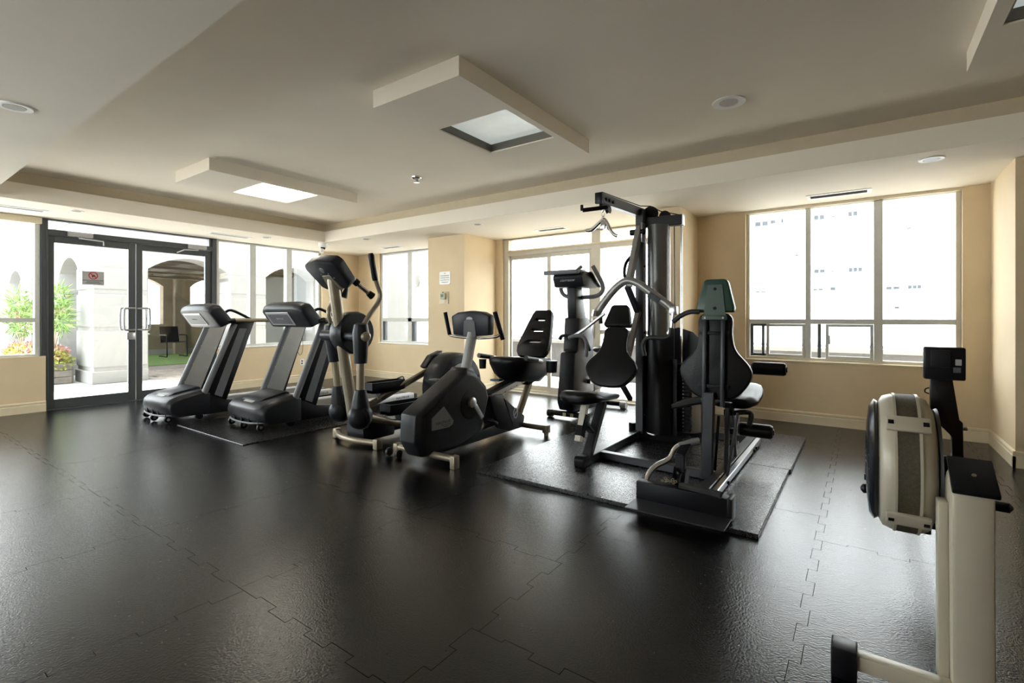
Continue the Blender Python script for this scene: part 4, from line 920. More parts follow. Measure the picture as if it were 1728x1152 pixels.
# ================================================================== UPRIGHT BIKE
UX, UY = -2.83, 5.10
ub = thing('upright_bike', (UX, UY, 0), 'dark upright exercise bike standing before the sliding terrace door', 'exercise bike')
P = L_(UX, UY); Q = lambda L: [(y - UY, z) for y, z in L]
MB().prism(Q([(5.07, .10), (5.02, .20), (5.10, .78), (5.165, .80), (5.18, .96), (5.20, 1.20), (5.46, 1.20), (5.58, .95), (5.60, .30), (5.48, .09)]), 'x', -.105, .105).build('body_shroud', CHARC, ub, bevel=.025)
MB().tube(spline([P(5.12, .93, -.115), P(5.13, .98, -.09), P(5.14, .985, .07), P(5.28, .96, .125), P(5.42, .80, .13)], 4), .020, 10).build('shroud_rib', BLACKP, ub)
MB().prism(Q([(5.62, .28), (5.62, .50), (5.86, .50), (5.86, .28)]), 'x', -.09, .09).build('rear_housing', GREYP, ub, bevel=.02)
MB().prism(Q([(5.20, 1.18), (5.175, 1.56), (5.36, 1.56), (5.47, 1.18)]), 'x', -.06, .06).build('neck', CHARC, ub, bevel=.015)
cM = frameM(P(5.30, 1.66), (1, 0, 0), Vector((0, -.55, .5)).normalized())
MB().prism(Q([(5.13, 1.56), (5.08, 1.68), (5.14, 1.74), (5.24, 1.745), (5.50, 1.60), (5.48, 1.555)]), 'x', -.20, .20).build('console', CHARC, ub, bevel=.014)
text('lettering', 'StairMaster', .05, PALEINK, ub, frameM(P(5.093, 1.64, 0), (1, 0, 0), (0, .3, 1)), .2)
MB().beam(P(5.06, 1.735, -.08), P(5.28, 1.745, -.08), .46, .05, (1, 0, 0)).build('reading_shelf', GREYP, ub, bevel=.006)
MB().beam(P(5.27, 1.735, .03), P(5.53, 1.575, .03), .40, .02, (1, 0, 0)).build('display', SCREEN, ub, bevel=.004)
def UP(x, y, Y=5.36):
    p = onY(x, y, Y); return (p.x - UX, p.y - UY, p.z)
MB().tube(spline([UP(949, 478), UP(946.5, 487), UP(951, 497), UP(962, 501), UP(985, 501.5), UP(1006, 499.5), UP(1016, 492), UP(1017, 481), UP(1009, 464), UP(1000.5, 449)], 5), .026, 10).build('handlebar', GREYFOAM, ub)
MB().tube([UP(968, 462, 5.2), UP(981, 449.5, 5.3)], .023, 10).build('bar_tip', GREYFOAM, ub)
MB().tube([P(5.11, .055, -.24), P(5.11, .055, .24)], .034, 12).build('front_stabilizer', BLKST, ub)
for s_ in (-.24, .24): MB().lathe([(.045, -.03), (.045, .03)], P(5.11, .046, s_), (1, 0, 0), 16).build('stabilizer_wheel', BLACKP, ub)
for s_ in (-.03, .07): MB().box(s_ - .02, s_ + .02, 5.068 - UY, 5.075 - UY, .035, .075).build('warning_label', TRIM, ub, smooth=False)
MB().tube([P(6.12, .055, -.24), P(6.12, .055, .27)], .032, 12).build('rear_stabilizer', BLKST, ub)
for s_ in (-.24, .27): MB().lathe([(.045, -.04), (.045, .04)], P(6.12, .046, s_), (1, 0, 0), 16).build('stabilizer_cap', SILVP, ub)
MB().box(-.035, .035, .02, 1.02, .05, .11).build('base_beam', BLKST, ub, bevel=.008)
MB().tube([P(5.75, .25), P(5.98, .74)], .035, 12).build('seat_post', BLKST, ub)
sd = MB().ball(P(6.02, .77), (.115, .14, .05), 20, 12).build('saddle', VINYL, ub)
MB().lathe([(.03, .10), (.03, .15)], P(5.42, .42), (1, 0, 0), 14).beam(P(5.42, .42, .145), P(5.56, .55, .15), .02, .04, (1, 0, 0)).build('crank_arm', STEELG, ub)
MB().box(.15, .25, 5.52 - UY, 5.62 - UY, .54, .565).build('pedal', BLACKP, ub, bevel=.006)

# ================================================================== MULTI GYM
GX, GY, GZ0 = -1.30, 4.20, GMZ + .0008
gy = thing('multi_gym', (GX, GY, GZ0), 'two station black multi gym with weight tower and lat pulldown boom', 'multi gym')
def P(x, y, z): return (x - GX, y - GY, z - GZ0)
ZB_ = .06      # centre height of the base tubes
def bar(nm, a, b, w_, h, m, side=None, bevel=.005, parent=gy): return MB().beam(P(*a), P(*b), w_, h, side).build(nm, m, parent, bevel=bevel, bseg=1)
# base frame
bar('base_beam', (-1.80, 3.46, ZB_), (-1.80, 4.95, ZB_), .075, .065, DGREY)
MB().prism([(-.05, 0), (-.05, .06), (-.03, .085), (.05, .085), (.06, 0)], 'x', -.045, .045).shift(P(-1.80, 3.47, GZ0)).build('beam_end', BLKST, gy, bevel=.01)
bar('cross_beam', (-1.77, 3.76, ZB_), (-.88, 3.72, ZB_), .065, .06, DGREY, (0, 1, 0))
bar('base_beam', (-.84, 3.20, ZB_), (-.84, 5.05, ZB_), .075, .065, DGREY)
bar('base_plate', (-.775, 3.35, ZB_), (-.775, 5.0, ZB_ + .01), .04, .05, STEELG)
for y in (3.62, 4.62, 4.72): MB().lathe([(.012, 0), (.012, .012)], P(-.754, y, ZB_), (1, 0, 0), 6).build('bolt', BLKST, gy)
bar('cross_beam', (-1.80, 4.98, ZB_), (-.84, 5.02, ZB_), .075, .065, DGREY, (0, 1, 0))
# weight tower: front post, curved shrouds, guide rods, stack
TX, TY = -1.56, 4.75
bar('tower_post', (-1.775, 4.68, .04), (-1.775, 4.68, 2.26), .075, .10, DGREY)
for z in (.25, .9, 1.05, 1.7): MB().lathe([(.011, 0), (.011, .012)], P(-1.735, 4.66, z), (1, 0, 0), 6).build('bolt', BLKST, gy)
def shroud(cx, cy, r, a0, a1, z0, z1, nm, m, thick=.006, nseg=16):
    out = [(cx - GX + r * math.cos(a0 + (a1 - a0) * k / nseg), cy - GY + r * math.sin(a0 + (a1 - a0) * k / nseg)) for k in range(nseg + 1)]
    inn = [(cx - GX + (r - thick) * math.cos(a1 + (a0 - a1) * k / nseg), cy - GY + (r - thick) * math.sin(a1 + (a0 - a1) * k / nseg)) for k in range(nseg + 1)]
    return MB().prism(out + inn, 'z', z0 - GZ0, z1 - GZ0).build(nm, m, gy, ang=.9)
shroud(-1.618, 4.74, .105, -pi * .98, -pi * .04, 1.02, 2.10, 'tower_shroud', mat('mid_grey_steel', (.13, .13, .125), .34, .5))
shroud(-1.59, 4.78, .165, -pi * .98, -pi * .25, .08, 1.02, 'lower_shroud', BLACKP)
shroud(-1.435, 5.00, .17, -pi * .5, pi * .15, .08, .64, 'rear_shroud', STEELG)
# stack
ns = 17
for k in range(ns):
    z0 = .10 + k * .0345
    MB().box(-1.62 - GX, -1.335 - GX, 4.80 - GY, 4.92 - GY, z0 - GZ0, z0 + .032 - GZ0).build('weight_plate', BLKST, gy, bevel=.003, bseg=1)
    MB().lathe([(.008, 0), (.008, .003)], P(-1.40, 4.80, z0 + .016), (0, -1, 0), 8).build('selector_hole', SILVP, gy)
MB().box(-1.63 - GX, -1.325 - GX, 4.795 - GY, 4.925 - GY, .69 - GZ0, .745 - GZ0).build('top_plate', BLKST, gy, bevel=.004, bseg=1)
MB().prism([(-1.655 - GX, .06 - GZ0), (-1.655 - GX, 1.06 - GZ0), (-1.50 - GX, 1.10 - GZ0), (-1.36 - GX, 1.055 - GZ0), (-1.27 - GX, .97 - GZ0), (-1.225 - GX, .86 - GZ0), (-1.225 - GX, .06 - GZ0)], 'y', 4.985 - GY, 4.995 - GY).build('rear_guard', BLACKP, gy, smooth=False)
MB().prism([(-1.655 - GX, .06 - GZ0), (-1.655 - GX, .80 - GZ0), (-1.43 - GX, .80 - GZ0), (-1.43 - GX, .06 - GZ0)], 'y', 4.70 - GY, 4.708 - GY).build('front_guard', BLACKP, gy, smooth=False)
for x in (-1.555, -1.435): MB().tube([P(x, 4.86, .06), P(x, 4.86, 2.12)], .0125, 10).build('guide_rod', CHROME, gy)
MB().tube([P(-1.495, 4.85, .74), P(-1.495, 4.83, 2.16)], .005, 6).build('cable', BLACKP, gy)
MB().lathe([(.22, 0), (.23, .035), (.2, .045)], P(-1.54, 4.72, .0275), (0, 0, 1), 32).build('tower_base', BLKST, gy)
bar('base_bracket', (-1.86, 4.62, .10), (-1.80, 4.72, .10), .06, .12, BLKST, (0, 1, 0))
# top beam and lat boom
bar('top_beam', (-1.80, 4.76, 2.14), (-1.405, 4.80, 2.14), .08, .10, DGREY, (0, 1, 0))
MB().box(-1.405 - GX, -1.395 - GX, 4.765 - GY, 4.835 - GY, 2.09 - GZ0, 2.19 - GZ0).build('beam_cap', STEELG, gy, smooth=False)
bar('lat_boom', (-1.80, 3.80, 2.205), (-1.80, 4.88, 2.25), .06, .085, DGREY)
MB().box(-1.832 - GX, -1.768 - GX, 3.765 - GY, 3.80 - GY, 2.155 - GZ0, 2.25 - GZ0).build('boom_cap', BLACKP, gy, bevel=.008)
for y in (3.86, 3.92, 4.0): MB().lathe([(.014, 0), (.014, .012)], P(-1.770, y, 2.205), (1, 0, 0), 8).build('bolt', BLKST, gy)
for x, y, z, r in ((-1.72, 4.80, 2.235, .075), (-1.58, 4.81, 2.195, .055), (-1.80, 3.86, 2.15, .04), (-1.80, 3.97, 2.14, .035)):
    MB().lathe([(r, -.014), (r * .86, -.006), (r * .86, .006), (r, .014)], P(x, y, z), (0, 1, 0) if y > 4.5 else (1, 0, 0), 22).build('pulley', BLACKP, gy)
MB().tube([P(-1.80, 3.84, 2.265), P(-1.79, 4.70, 2.305), P(-1.72, 4.80, 2.312), P(-1.62, 4.81, 2.25), P(-1.45, 4.83, 2.20)], .005, 6).build('cable', BLACKP, gy)
# lat bar hanger
MB().beam(P(-1.92, 3.72, 2.105), P(-1.76, 3.86, 2.135), .02, .035).build('bar_hook', BLKST, gy, bevel=.004)
MB().box(-1.935 - GX, -1.915 - GX, 3.705 - GY, 3.725 - GY, 2.10 - GZ0, 2.15 - GZ0).build('hook_tip', BLKST, gy, bevel=.003)
MB().lathe([(.012, 0), (.014, -.03), (.01, -.04)], P(-1.79, 3.84, 2.13), (0, 0, 1), 10).build('swivel', CHROME, gy)
for k, z in enumerate((2.075, 2.035)):
    MB().tube(spline([P(-1.79, 3.84, z + .028), P(-1.79 + .011, 3.84, z), P(-1.79, 3.84, z - .028), P(-1.79 - .011, 3.84, z), P(-1.79, 3.84, z + .028)], 4), .0035, 6).build('chain_link', CHROME, gy)
lb = [P(*onY(989.5, 388.5, 3.84)), P(*onY(999, 387.5, 3.84)), P(*onY(1011, 376.5, 3.84)), P(*onY(1018.5, 370.5, 3.84)), P(*onY(1024, 376, 3.84)), P(*onY(1030, 388.5, 3.84)), P(*onY(1037, 396, 3.84)), P(*onY(1043, 398, 3.84))]
MB().tube(spline(lb, 4), .0155, 10).build('lat_bar', CHROME, gy)
MB().box(-.022, .022, -.02, .02, -.05, .02).shift(P(*onY(1018.8, 377, 3.84))).build('bar_bracket', CHROME, gy, bevel=.005)
# ---- press station
bar('arm_hanger', (-1.765, 4.62, 2.08), (-1.80, 4.42, 1.50), .05, .085, GREYMET)
MB().box(-1.74 - GX, -1.725 - GX, 4.58 - GY, 4.67 - GY, 1.93 - GZ0, 2.12 - GZ0).build('pivot_plate', STEELG, gy, bevel=.004)
MB().lathe([(.03, -.07), (.03, .07)], P(-1.78, 4.60, 2.03), (1, 0, 0), 14).build('pivot_pin', BLKST, gy)
MB().tube(spline([P(-1.80, 4.52, 1.80), P(-1.83, 4.44, 1.72), P(-1.84, 4.42, 1.62), P(-1.82, 4.43, 1.54)], 4), .015, 8).build('adjust_lever', BLKST, gy)
for y, z in ((4.53, 1.74), (4.50, 1.69), (4.48, 1.63)): MB().lathe([(.012, 0), (.012, .02)], P(-1.795, y - .03, z), (0, -1, 0), 8).build('adjust_pin', BLKST, gy)
ar = [P(*onY(x, y, 4.05)) for x, y in ((1006, 532), (1012, 521), (1030, 496), (1046, 480), (1060, 473.5), (1076, 478), (1092, 488.5), (1112, 503), (1135, 520))]
MB().tube(spline(ar, 5), .034, 12).build('press_arm', GREYMET, gy)
lbl = MB().beam(P(*onY(1095, 496, 4.01)), P(*onY(1112, 508, 4.01)), .05, .008, (0, .05, 1)).build('arm_label', BLACKP, gy)
MB().tube([ar[4], P(-1.79, 4.42, 1.52)], .03, 10).build('arm_link', GREYMET, gy)
ha = [P(*onY(x, y, 3.98)) for x, y in ((1020, 529), (1003, 542), (985, 556), (966, 569))]
MB().tube(spline(ha, 4), .016, 10).build('handle_rod', STEELG, gy)
MB().tube(spline([P(*onY(x, y, 3.92)) for x, y in ((960, 570), (972, 566.5), (983, 567.5), (989, 576), (990, 590), (988.5, 602))], 5), .018, 10).build('hand_grip', GREYFOAM, gy)
MB().tube([P(*onY(1003, 523, 4.0)), P(*onY(1001, 533, 4.0))], .022, 10).build('rod_clamp', STEELG, gy)
MB().tube([P(*onY(1013, 532, 4.0)), P(*onY(1014, 546, 4.0))], .018, 10).build('clamp_pin', BLKST, gy)
MB().box(-.03, .03, -.03, .03, -.04, .03).shift(P(*onY(1137, 523, 4.02))).build('rod_clamp', STEELG, gy, bevel=.008)
MB().tube(spline([P(*onY(x, y, 4.0)) for x, y in ((1136, 528), (1134, 545), (1132, 556), (1127, 563))], 4), .016, 10).build('handle_rod', STEELG, gy)
MB().tube(spline([P(*onY(x, y, 3.97)) for x, y in ((1133, 553), (1130, 566), (1118, 570), (1100, 569), (1089, 573), (1085, 584), (1088, 600))], 5), .018, 10).build('hand_grip', FOAM, gy)
# frame behind the seat: two struts
bar('back_strut', (-1.82, 4.44, 1.50), (-1.78, 4.62, 1.24), .05, .05, DGREY); bar('back_strut', (-1.78, 4.62, 1.26), (-1.81, 4.42, .80), .05, .05, GREYMET)
bar('back_strut', (-1.81, 4.24, .62), (-1.79, 4.45, .42), .045, .04, DGREY)
def pad(outline, th, M, nm, m=VINYL, bevel=.022): return MB().prism(outline, 'z', -th / 2, th / 2).xf(M).build(nm, m, gy, bevel=bevel, bseg=3)
def smooth_outline(pts, n=4):
    L = len(pts); P3 = [Vector((*p, 0)) for p in pts]; out = []
    for i in range(L):
        p0, p1, p2, p3 = P3[i - 1], P3[i], P3[(i + 1) % L], P3[(i + 2) % L]
        for k in range(n):
            t = k / n; q = .5 * ((2 * p1) + (p2 - p0) * t + (2 * p0 - 5 * p1 + 4 * p2 - p3) * t * t + (3 * p1 - p0 - 3 * p2 + p3) * t ** 3); out.append((q.x, q.y))
    return out
bk = [(-.10, .0), (-.19, .06), (-.245, .155), (-.225, .225), (-.14, .32), (-.115, .42), (-.10, .55), (.10, .55), (.115, .42), (.14, .32), (.225, .225), (.245, .155), (.19, .06), (.10, 0)]
hdp = [(-.125, 0), (-.13, .03), (-.085, .20), (-.065, .215), (.065, .215), (.085, .20), (.13, .03), (.125, 0)]
M1 = frameM(P(-1.84, 4.05, .585), (1, 0, 0), Vector((0, .42, 1)).normalized())
pad(smooth_outline(bk), .06, M1, 'backrest'); pad(hdp, .065, M1 @ Matrix.Translation((0, .565, .01)), 'head_pad', VINYL, .02)
# seat cushion: saddle with raised nose
def cushion(nm, sec, M, m=VINYL):
    """sec: (y, half width, top, bottom)"""
    v = []; f = []; K = 12
    for y, hw_, zt, zb in sec:
        for k in range(K):
            t = 2 * pi * k / K; c, s_ = math.cos(t), math.sin(t)
            v.append((hw_ * math.copysign(abs(c) ** .6, c), y, (zt + zb) / 2 + (zt - zb) / 2 * math.copysign(abs(s_) ** .7, s_)))
    for i in range(len(sec) - 1):
        for k in range(K): f.append((i * K + k, i * K + (k + 1) % K, (i + 1) * K + (k + 1) % K, (i + 1) * K + k))
    f += [tuple(range(K)), tuple((len(sec) - 1) * K + k for k in range(K))[::-1]]
    return MB().add(v, f).xf(M).build(nm, m, gy, ang=1.3)
sec = [(-.30, .05, .035, -.015), (-.285, .11, .06, -.035), (-.23, .165, .068, -.04), (-.14, .185, .045, -.035), (-.02, .16, .012, -.045), (.12, .15, .0, -.05), (.24, .16, .0, -.055), (.30, .14, -.008, -.05), (.315, .09, -.015, -.045)]
cushion('seat', sec, Matrix.Translation(P(-1.86, 3.74, .545)))
bar('seat_leg', (-1.80, 3.85, .48), (-1.80, 3.56, .07), .075, .055, DGREY); bar('seat_leg', (-1.82, 3.57, .50), (-1.82, 3.45, .22), .055, .045, BEIGEAL)
bar('leg_sleeve', (-1.82, 3.55, .42), (-1.82, 3.47, .26), .065, .06, BLKST); bar('leg_gusset', (-1.81, 3.53, .36), (-1.81, 3.66, .26), .06, .03, DGREY)
MB().lathe([(.014, 0), (.018, .05)], P(-1.86, 3.50, .33), (-1, 0, 0), 10).build('adjust_knob', BLKST, gy)
# ---- leg station, seen from behind
M2 = frameM(P(-.865, 3.74, .615), (1, 0, 0), Vector((0, .05, 1)).normalized())
k_ = 1.06
pad(smooth_outline([(a * 1.0, b * 1.10) for a, b in bk]), .06, M2 @ Matrix.Translation((0, 0, 0)), 'backrest')
pad([(a * 1.0, b * 1.12) for a, b in hdp], .07, M2 @ Matrix.Translation((0, .622, 0)), 'head_pad', GREENP, .02)
bz = .035
MB().prism([(-.075, .60), (-.05, .82), (.05, .82), (.075, .60)], 'z', bz + .001, bz + .008).xf(M2).build('head_bracket', mat('green_grey_steel', (.05, .075, .06), .45, .2), gy, smooth=False)
for z in (.65, .79): MB().lathe([(.012, 0), (.01, .006)], (0, z, bz + .008), (0, 0, 1), 10).xf(M2).build('bracket_screw', BLKST, gy)
MB().box(-.085, .085, .565, .60, bz, bz + .02).xf(M2).build('back_crossbar', mat('green_grey_steel', (.05, .075, .06)), gy, bevel=.003)
for x in (-.062, .062):
    MB().box(x - .014, x + .014, -.05, .565, bz, bz + .028).xf(M2).build('back_rail', DGREY, gy, bevel=.004)
    MB().lathe([(.009, 0), (.007, .006)], (x, .58, bz + .02), (0, 0, 1), 10).xf(M2).build('rail_screw', SILVP, gy)
for z in (.47, .09): MB().box(-.10, .10, z - .012, z + .012, bz + .004, bz + .018).xf(M2).build('back_strap', BLKST, gy, bevel=.002)
# arms of the back station
MB().tube(spline([P(*onY(x, y, 3.70)) for x, y in ((1180, 526), (1165, 526), (1150, 532), (1136, 543))], 5), .018, 10).build('upper_handle', FOAM, gy)
MB().tube([P(-.95, 3.70, .60), P(-1.05, 3.68, .575), P(-1.15, 3.66, .535)], [.03, .028, .018], 10).build('seat_handle', FOAM, gy)
MB().tube(spline([P(-.80, 3.98, .475), P(-.74, 4.05, .48), P(-.69, 4.08, .475), P(-.68, 4.06, .44), P(-.69, 4.02, .385)], 5), .019, 10).build('seat_handle', FOAM, gy)
# post under the back, seat
bar('back_post', (-.90, 3.66, .06), (-.895, 3.70, .66), .075, .06, DGREY); bar('back_post', (-.80, 3.80, .06), (-.80, 3.84, .55), .03, .04, DGREY)
bar('link_rod', (-.83, 3.70, .50), (-.86, 3.72, .10), .018, .018, BLKST); bar('link_rod', (-.72, 3.78, .52), (-.765, 3.66, .09), .018, .018, DGREY)
sec2 = [(-.22, .10, .02, -.05), (-.20, .14, .025, -.055), (-.05, .17, .03, -.055), (.12, .17, .055, -.045), (.24, .16, .085, -.02), (.30, .14, .09, 0), (.325, .08, .075, .02)]
cushion('seat', sec2, Matrix.Translation(P(-.80, 4.14, .575)))
bar('seat_post', (-.84, 4.25, .06), (-.84, 4.10, .50), .06, .05, DGREY)
bar('leg_lever', (-.80, 4.36, .80), (-.84, 4.33, .28), .04, .035, STEELG)
def roller(c, L, r, nm='foam_roller'):
    o = MB().lathe([(r * .8, -L / 2), (r, -L / 2 + .015), (r, L / 2 - .015), (r * .8, L / 2), (r * .3, L / 2 + .003)], P(*c), (1, 0, 0), 20).build(nm, VINYL, gy)
    MB().lathe([(r * .45, L / 2), (r * .4, L / 2 + .01)], P(*c), (1, 0, 0), 12).build('roller_cap', BLACKP, o)
c1 = onY(1297, 622, 4.36); roller((c1.x, 4.36, c1.z), .245, .052)
MB().tube([P(-.83, 4.36, c1.z), P(c1.x, 4.36, c1.z)], .014, 10).build('roller_rod', STEELG, gy)
c2 = onY(1275, 726, 4.30); roller((c2.x, 4.30, c2.z), .245, .055)
MB().tube([P(-.88, 4.30, c2.z), P(c2.x, 4.30, c2.z)], .014, 10).build('roller_rod', STEELG, gy)
for (x, y, z, r) in ((-.80, 3.86, .44, .045), (-.80, 3.93, .20, .05), (-.86, 4.45, .12, .045)):
    MB().lathe([(r, -.016), (r * .85, -.006), (r * .85, .006), (r, .016)], P(x, y, z), (1, 0, 0), 20).build('pulley', BLACKP, gy)
MB().tube([P(-.80, 3.82, .44), P(-.80, 3.88, .20)], .005, 6).build('cable', BLACKP, gy)
for (y, z) in ((3.84, .56), (3.88, .50), (3.90, .36), (3.92, .27)): MB().box(-.83 - GX, -.77 - GX, y - .025 - GY, y + .025 - GY, z - .02 - GZ0, z + .02 - GZ0).build('pulley_bracket', BLKST, gy, bevel=.004)
# low row: foot box, foot plate, curl arm and bar with chain
fb = MB().box(-1.165 - GX, -.62 - GX, 2.985 - GY, 3.06 - GY, .035 - GZ0, .165 - GZ0).build('foot_box', BLKST, gy, bevel=.006)
MB().box(-1.165 - GX, -.60 - GX, 2.80 - GY, 2.985 - GY, .050 - GZ0, .058 - GZ0).build('foot_plate', DGREY, gy, bevel=.002, bseg=1)
MB().box(-.63 - GX, -.60 - GX, 2.985 - GY, 3.10 - GY, .03 - GZ0, .165 - GZ0).build('foot_box_end', BLACKP, gy, bevel=.005)
bar('box_support', (-.90, 3.06, .056), (-.86, 3.22, .056), .08, .05, BLKST)
bar('row_arm', (-.93, 3.14, .09), (-.955, 3.22, .31), .06, .05, BLKST); bar('row_arm', (-.955, 3.21, .30), (-.925, 3.30, .385), .06, .05, BLKST)
MB().tube(spline([P(-.855, 3.30, .40), P(-.94, 3.28, .375), P(-1.00, 3.25, .335), P(-1.03, 3.22, .27), P(-1.10, 3.16, .225), P(-1.135, 3.12, .17), P(-1.14, 3.08, .10)], 5), .019, 12).build('row_bar', CHROME, gy)
MB().tube([P(-.86, 3.30, .40), P(-.975, 3.263, .355)], .024, 12).build('bar_grip', GREYFOAM, gy)
MB().lathe([(.06, -.02), (.05, -.008), (.05, .008), (.06, .02)], P(-.93, 3.12, .17), (1, 0, 0), 20).build('pulley', BLACKP, gy)
bar('pulley_cheek', (-.965, 3.08, .10), (-.965, 3.16, .24), .008, .09, BLKST); bar('pulley_cheek', (-.895, 3.08, .10), (-.895, 3.16, .24), .008, .09, BLKST)
MB().tube([P(-.90, 3.02, .178), P(-.66, 3.0, .175)], .022, 10).build('ankle_strap', FOAM, gy)
random.seed(11)
for k in range(9):
    a = P(-1.02 + k * .012, 3.06 + .02 * math.sin(k * 1.7), .175 + .012 * (k % 2)); r_ = .008
    MB().tube([(a[0] + r_ * math.cos(t * .785), a[1] + r_ * .5 * math.sin(t * .785), a[2] + r_ * math.sin(t * .785) * (.4 + .4 * (k % 2))) for t in range(9)], .0032, 6).build('chain_link', CHAMP, gy)
for k in range(8):
    a = P(-1.06 + k * .017, 3.40 + .015 * math.sin(k * 2.1), .035); r_ = .013
    MB().tube([(a[0] + r_ * math.cos(t * .785), a[1] + r_ * .6 * math.sin(t * .785), a[2] + .006 * math.sin(t * .785)) for t in range(9)], .0032, 6).build('chain_link', STEELG, gy)

# ================================================================== ROWING MACHINE
WX, WY = .275, 2.0
rw = thing('rowing_machine', (WX, WY, 0), 'cream rowing machine with upright flywheel cage and black monitor arm', 'rowing machine')
def P(x, y, z): return (x - WX, y - WY, z)
# foot bar
fbar = MB().beam(P(-.035, 1.995, .062), P(.59, 1.995, .062), .05, .05, (0, 1, 0)).build('front_foot', CREAMP, rw, bevel=.006)
for x0, x1 in ((-.085, -.012), (.565, .635)): MB().box(x0 - WX, x1 - WX, 1.955 - WY, 2.04 - WY, .0, .10).build('foot_cap', BLACKP, fbar, bevel=.006)
# front leg: broad folded sheet
lg = [(1.99, .03), (2.0, .665), (2.10, .72), (2.30, .55), (2.16, .03)]
MB().prism([(y - WY, z) for y, z in lg], 'x', .222 - WX, .322 - WX).build('front_leg', CREAMP, rw, bevel=.014)
MB().prism([(y - WY, z) for y, z in ((2.02, .06), (2.05, .62), (2.10, .62), (2.09, .06))], 'x', .195 - WX, .222 - WX).build('leg_flange', CREAMP, rw, bevel=.004)
MB().beam(P(.277, 1.985, .672), P(.277, 2.115, .748), .108, .016, (1, 0, 0)).build('leg_cap', BLACKP, rw, bevel=.004)
MB().lathe([(.006, 0), (.006, .004)], P(.28, 2.045, .715), (0, -.5, .86), 10).build('cap_rivet', CHAMP, rw)
# flywheel cage: drum with axis along x
FC = (2.33, .665); R_ = .245
def ring(x0, x1, prof, nm, m, seg=48, parent=rw): return MB().lathe(prof, P(.0, FC[0], FC[1]), (1, 0, 0), seg).build(nm, m, parent)
cage = MB().lathe([(.16, .045), (R_ - .035, .048), (R_ - .008, .062), (R_, .085), (R_ + .002, .12), (R_, .165), (R_ - .012, .19), (R_ - .05, .208), (.16, .212)], P(0, FC[0], FC[1]), (1, 0, 0), 56).build('flywheel_cage', CREAMP, rw, ang=.9)
def arc_band(r0, r1, x0, x1, a0, a1, nm, m, nseg=20, bevel=0):
    v = []; f = []
    for k in range(nseg + 1):
        t = a0 + (a1 - a0) * k / nseg; c, s_ = math.cos(t), math.sin(t)
        for x, r in ((x0, r0), (x1, r0), (x1, r1), (x0, r1)): v.append(P(x, FC[0] + r * c, FC[1] + r * s_))
    for k in range(nseg):
        for j in range(4): f.append((k * 4 + j, k * 4 + (j + 1) % 4, k * 4 + 4 + (j + 1) % 4, k * 4 + 4 + j))
    f += [(0, 1, 2, 3), tuple(nseg * 4 + j for j in (3, 2, 1, 0))]
    return MB().add(v, f).build(nm, m, cage, bevel=bevel, bseg=2)
# mesh window in the rim facing the camera (angle pi = -Y)
arc_band(R_ - .005, R_ + .0035, .098, .158, pi - 1.75, pi + 1.75, 'mesh_screen', MESHB, 40)
for x in (.095, .161): arc_band(R_ - .004, R_ + .0055, x - .004, x + .004, pi - 1.75, pi + 1.75, 'screen_rib', CREAMP, 40)
for a in (pi - .74, pi + .64): arc_band(R_ + .001, R_ + .016, .068, .190, a - .115, a + .115, 'bumper_strap', CREAMP, 8, .006)
for a in (pi - .74, pi + .64):
    for x in (.082, .176): arc_band(R_ + .0155, R_ + .0172, x - .008, x + .008, a - .03, a + .03, 'strap_slot', BLACKP, 3)
MB().lathe([(.215, .047), (.222, .036), (.20, .022), (.13, .014), (.02, .012)], P(0, FC[0], FC[1]), (1, 0, 0), 48).build('side_disc', mat('dark_blue_plastic', (.006, .008, .014), .22), rw)
for k in range(24):
    t = 2 * pi * k / 24; d = Vector((0, math.cos(t), math.sin(t)))
    MB().beam(Vector(P(.0135, FC[0], FC[1])) + d * .06, Vector(P(.024, FC[0], FC[1])) + d * .195, .006, .004, (1, 0, 0)).build('vent_rib', BLACKP, rw, smooth=False)
MB().lathe([(.20, .211), (.205, .220), (.03, .224)], P(0, FC[0], FC[1]), (1, 0, 0), 40).build('side_disc', GREYP, rw)
MB().tube([P(.20, FC[0], FC[1]), P(.25, FC[0], FC[1])], .04, 16).build('axle_boss', BLACKP, rw)
bar2 = MB().beam(P(.275, 2.10, .60), P(.275, 2.75, .40), .05, .06, (1, 0, 0)).build('main_frame', CREAMP, rw, bevel=.006)
# monitor arm and monitor
az = 2.55
def W(x, y): return P(*onY(x, y, az))
arm_ = [onY(x, y, az) for x, y in ((1569, 636), (1606, 636), (1618, 708), (1624, 712), (1625, 768), (1606, 768), (1605, 736), (1600, 730), (1569, 700))]
MB().prism([(p.x - WX, p.z) for p in arm_], 'y', az - .02 - WY, az + .02 - WY).build('monitor_arm', BLACKP, rw, bevel=.004)
m0, m1 = onY(1557, 584, az), onY(1627, 641, az)
mon = MB().box(m0.x - WX, m1.x - WX, az - .045 - WY, az - .0 - WY, m1.z, m0.z).build('monitor', BLACKP, rw, bevel=.006)
MB().box(m0.x + .02 - WX, m1.x - .045 - WX, az - .052 - WY, az - .045 - WY, m1.z + .05, m0.z - .012).build('back_cover', CHARC, mon, bevel=.003)
lx = onY(1616, 605, az - .05).x
MB().box(lx - WX - .006, lx - WX + .012, az - .0465 - WY, az - .045 - WY, (m0.z + m1.z) / 2 - .005, m0.z - .045).build('rating_label', SILVP, mon, smooth=False)
MB().box(lx - WX - .012, lx - WX + .010, az - .0465 - WY, az - .045 - WY, m1.z + .03, m1.z + .05).build('rating_label', GREYP, mon, smooth=False)
MB().box(m0.x + .01 - WX, m1.x - .01 - WX, az - WY, az + .006 - WY, m1.z + .012, m0.z - .012).build('screen', SCREEN, mon, smooth=False)
MB().tube([W(1622, 722), W(1632, 722)], .010, 10).build('arm_knob', CHROME, rw)
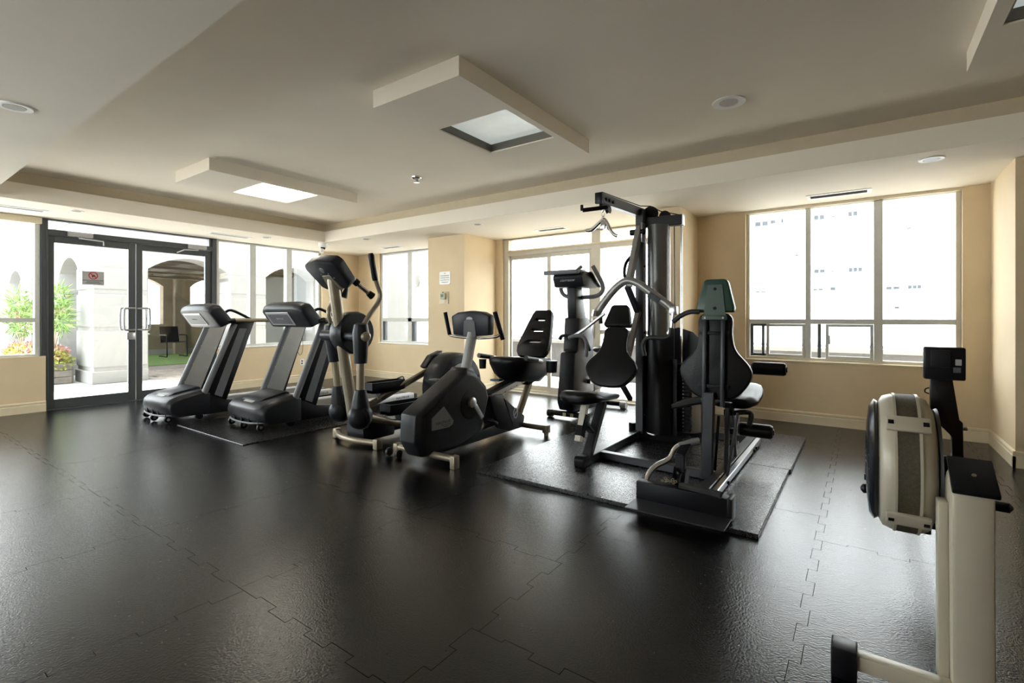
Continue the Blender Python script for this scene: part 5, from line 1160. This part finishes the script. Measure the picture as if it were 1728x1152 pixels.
MB().tube(spline([W(1568, 664), W(1561, 661), W(1562, 656), W(1568, 654)], 4), .0025, 6).build('sensor_cable', BLACKP, rw)
bar3 = MB().beam(P(.335, 2.55, .34), P(*(onY(1615, 768, az) + Vector((0, 0, .02)))) if False else (onY(1615, 766, az).x - WX, az - WY, onY(1615, 766, az).z), .035, .045, (1, 0, 0)).build('arm_socket', BLACKP, rw, bevel=.004)
# handle held behind the cage, tilted grips
hy = 2.50; h0 = onY(1452, 823, hy); h1 = onY(1710, 858, hy)
mid = (h0 + h1) / 2 + Vector((0, .05, .0))
MB().tube([P(*h0), P(*(h0 * .98 + h1 * .02)), P(*(h0 * .70 + mid * .30)), P(*mid), P(*(h1 * .70 + mid * .30)), P(*(h1 * .98 + h0 * .02)), P(*h1)], [.006, .019, .02, .012, .02, .019, .006], 12).build('pull_handle', BLACKP, rw)
ht = onY(1467, 805, hy + .03); MB().box(-.018, .03, -.01, .01, -.012, .012).shift(P(*ht)).build('handle_hook', BLACKP, rw, bevel=.003)
# monorail with seat, footrests and rear leg beyond the cage
MB().beam(P(.275, 2.62, .375), P(.275, 4.62, .335), .035, .075, (1, 0, 0)).build('monorail', STEELG, rw, bevel=.004)
st_ = cushion
sv = [(-.10, -.13), (-.15, -.05), (-.15, .06), (-.09, .13), (.09, .13), (.15, .06), (.15, -.05), (.10, -.13)]
MB().prism(sv, 'z', .415, .45).shift((0, 3.25 - WY, 0)).build('sliding_seat', BLACKP, rw, bevel=.012)
MB().box(-.04, .04, 3.18 - WY, 3.32 - WY, .355, .415).build('seat_carriage', BLACKP, rw, bevel=.006)
for s_ in (-.09, .09): MB().beam((s_, 2.66 - WY, .30), (s_, 2.80 - WY, .45), .10, .012, (1, 0, 0)).build('footrest', BLACKP, rw, bevel=.004)
MB().beam((-.14, 2.70 - WY, .33), (.14, 2.70 - WY, .33), .03, .03, (0, 1, 0)).build('footrest_bar', BLACKP, rw, bevel=.004)
MB().beam(P(.275, 4.58, .32), P(.275, 4.60, .03), .06, .03, (1, 0, 0)).build('rear_leg', CREAMP, rw, bevel=.004)
MB().beam((-.16, 4.60 - WY, .018), (.16, 4.60 - WY, .018), .045, .036, (0, 1, 0)).build('rear_foot', BLACKP, rw, bevel=.006)
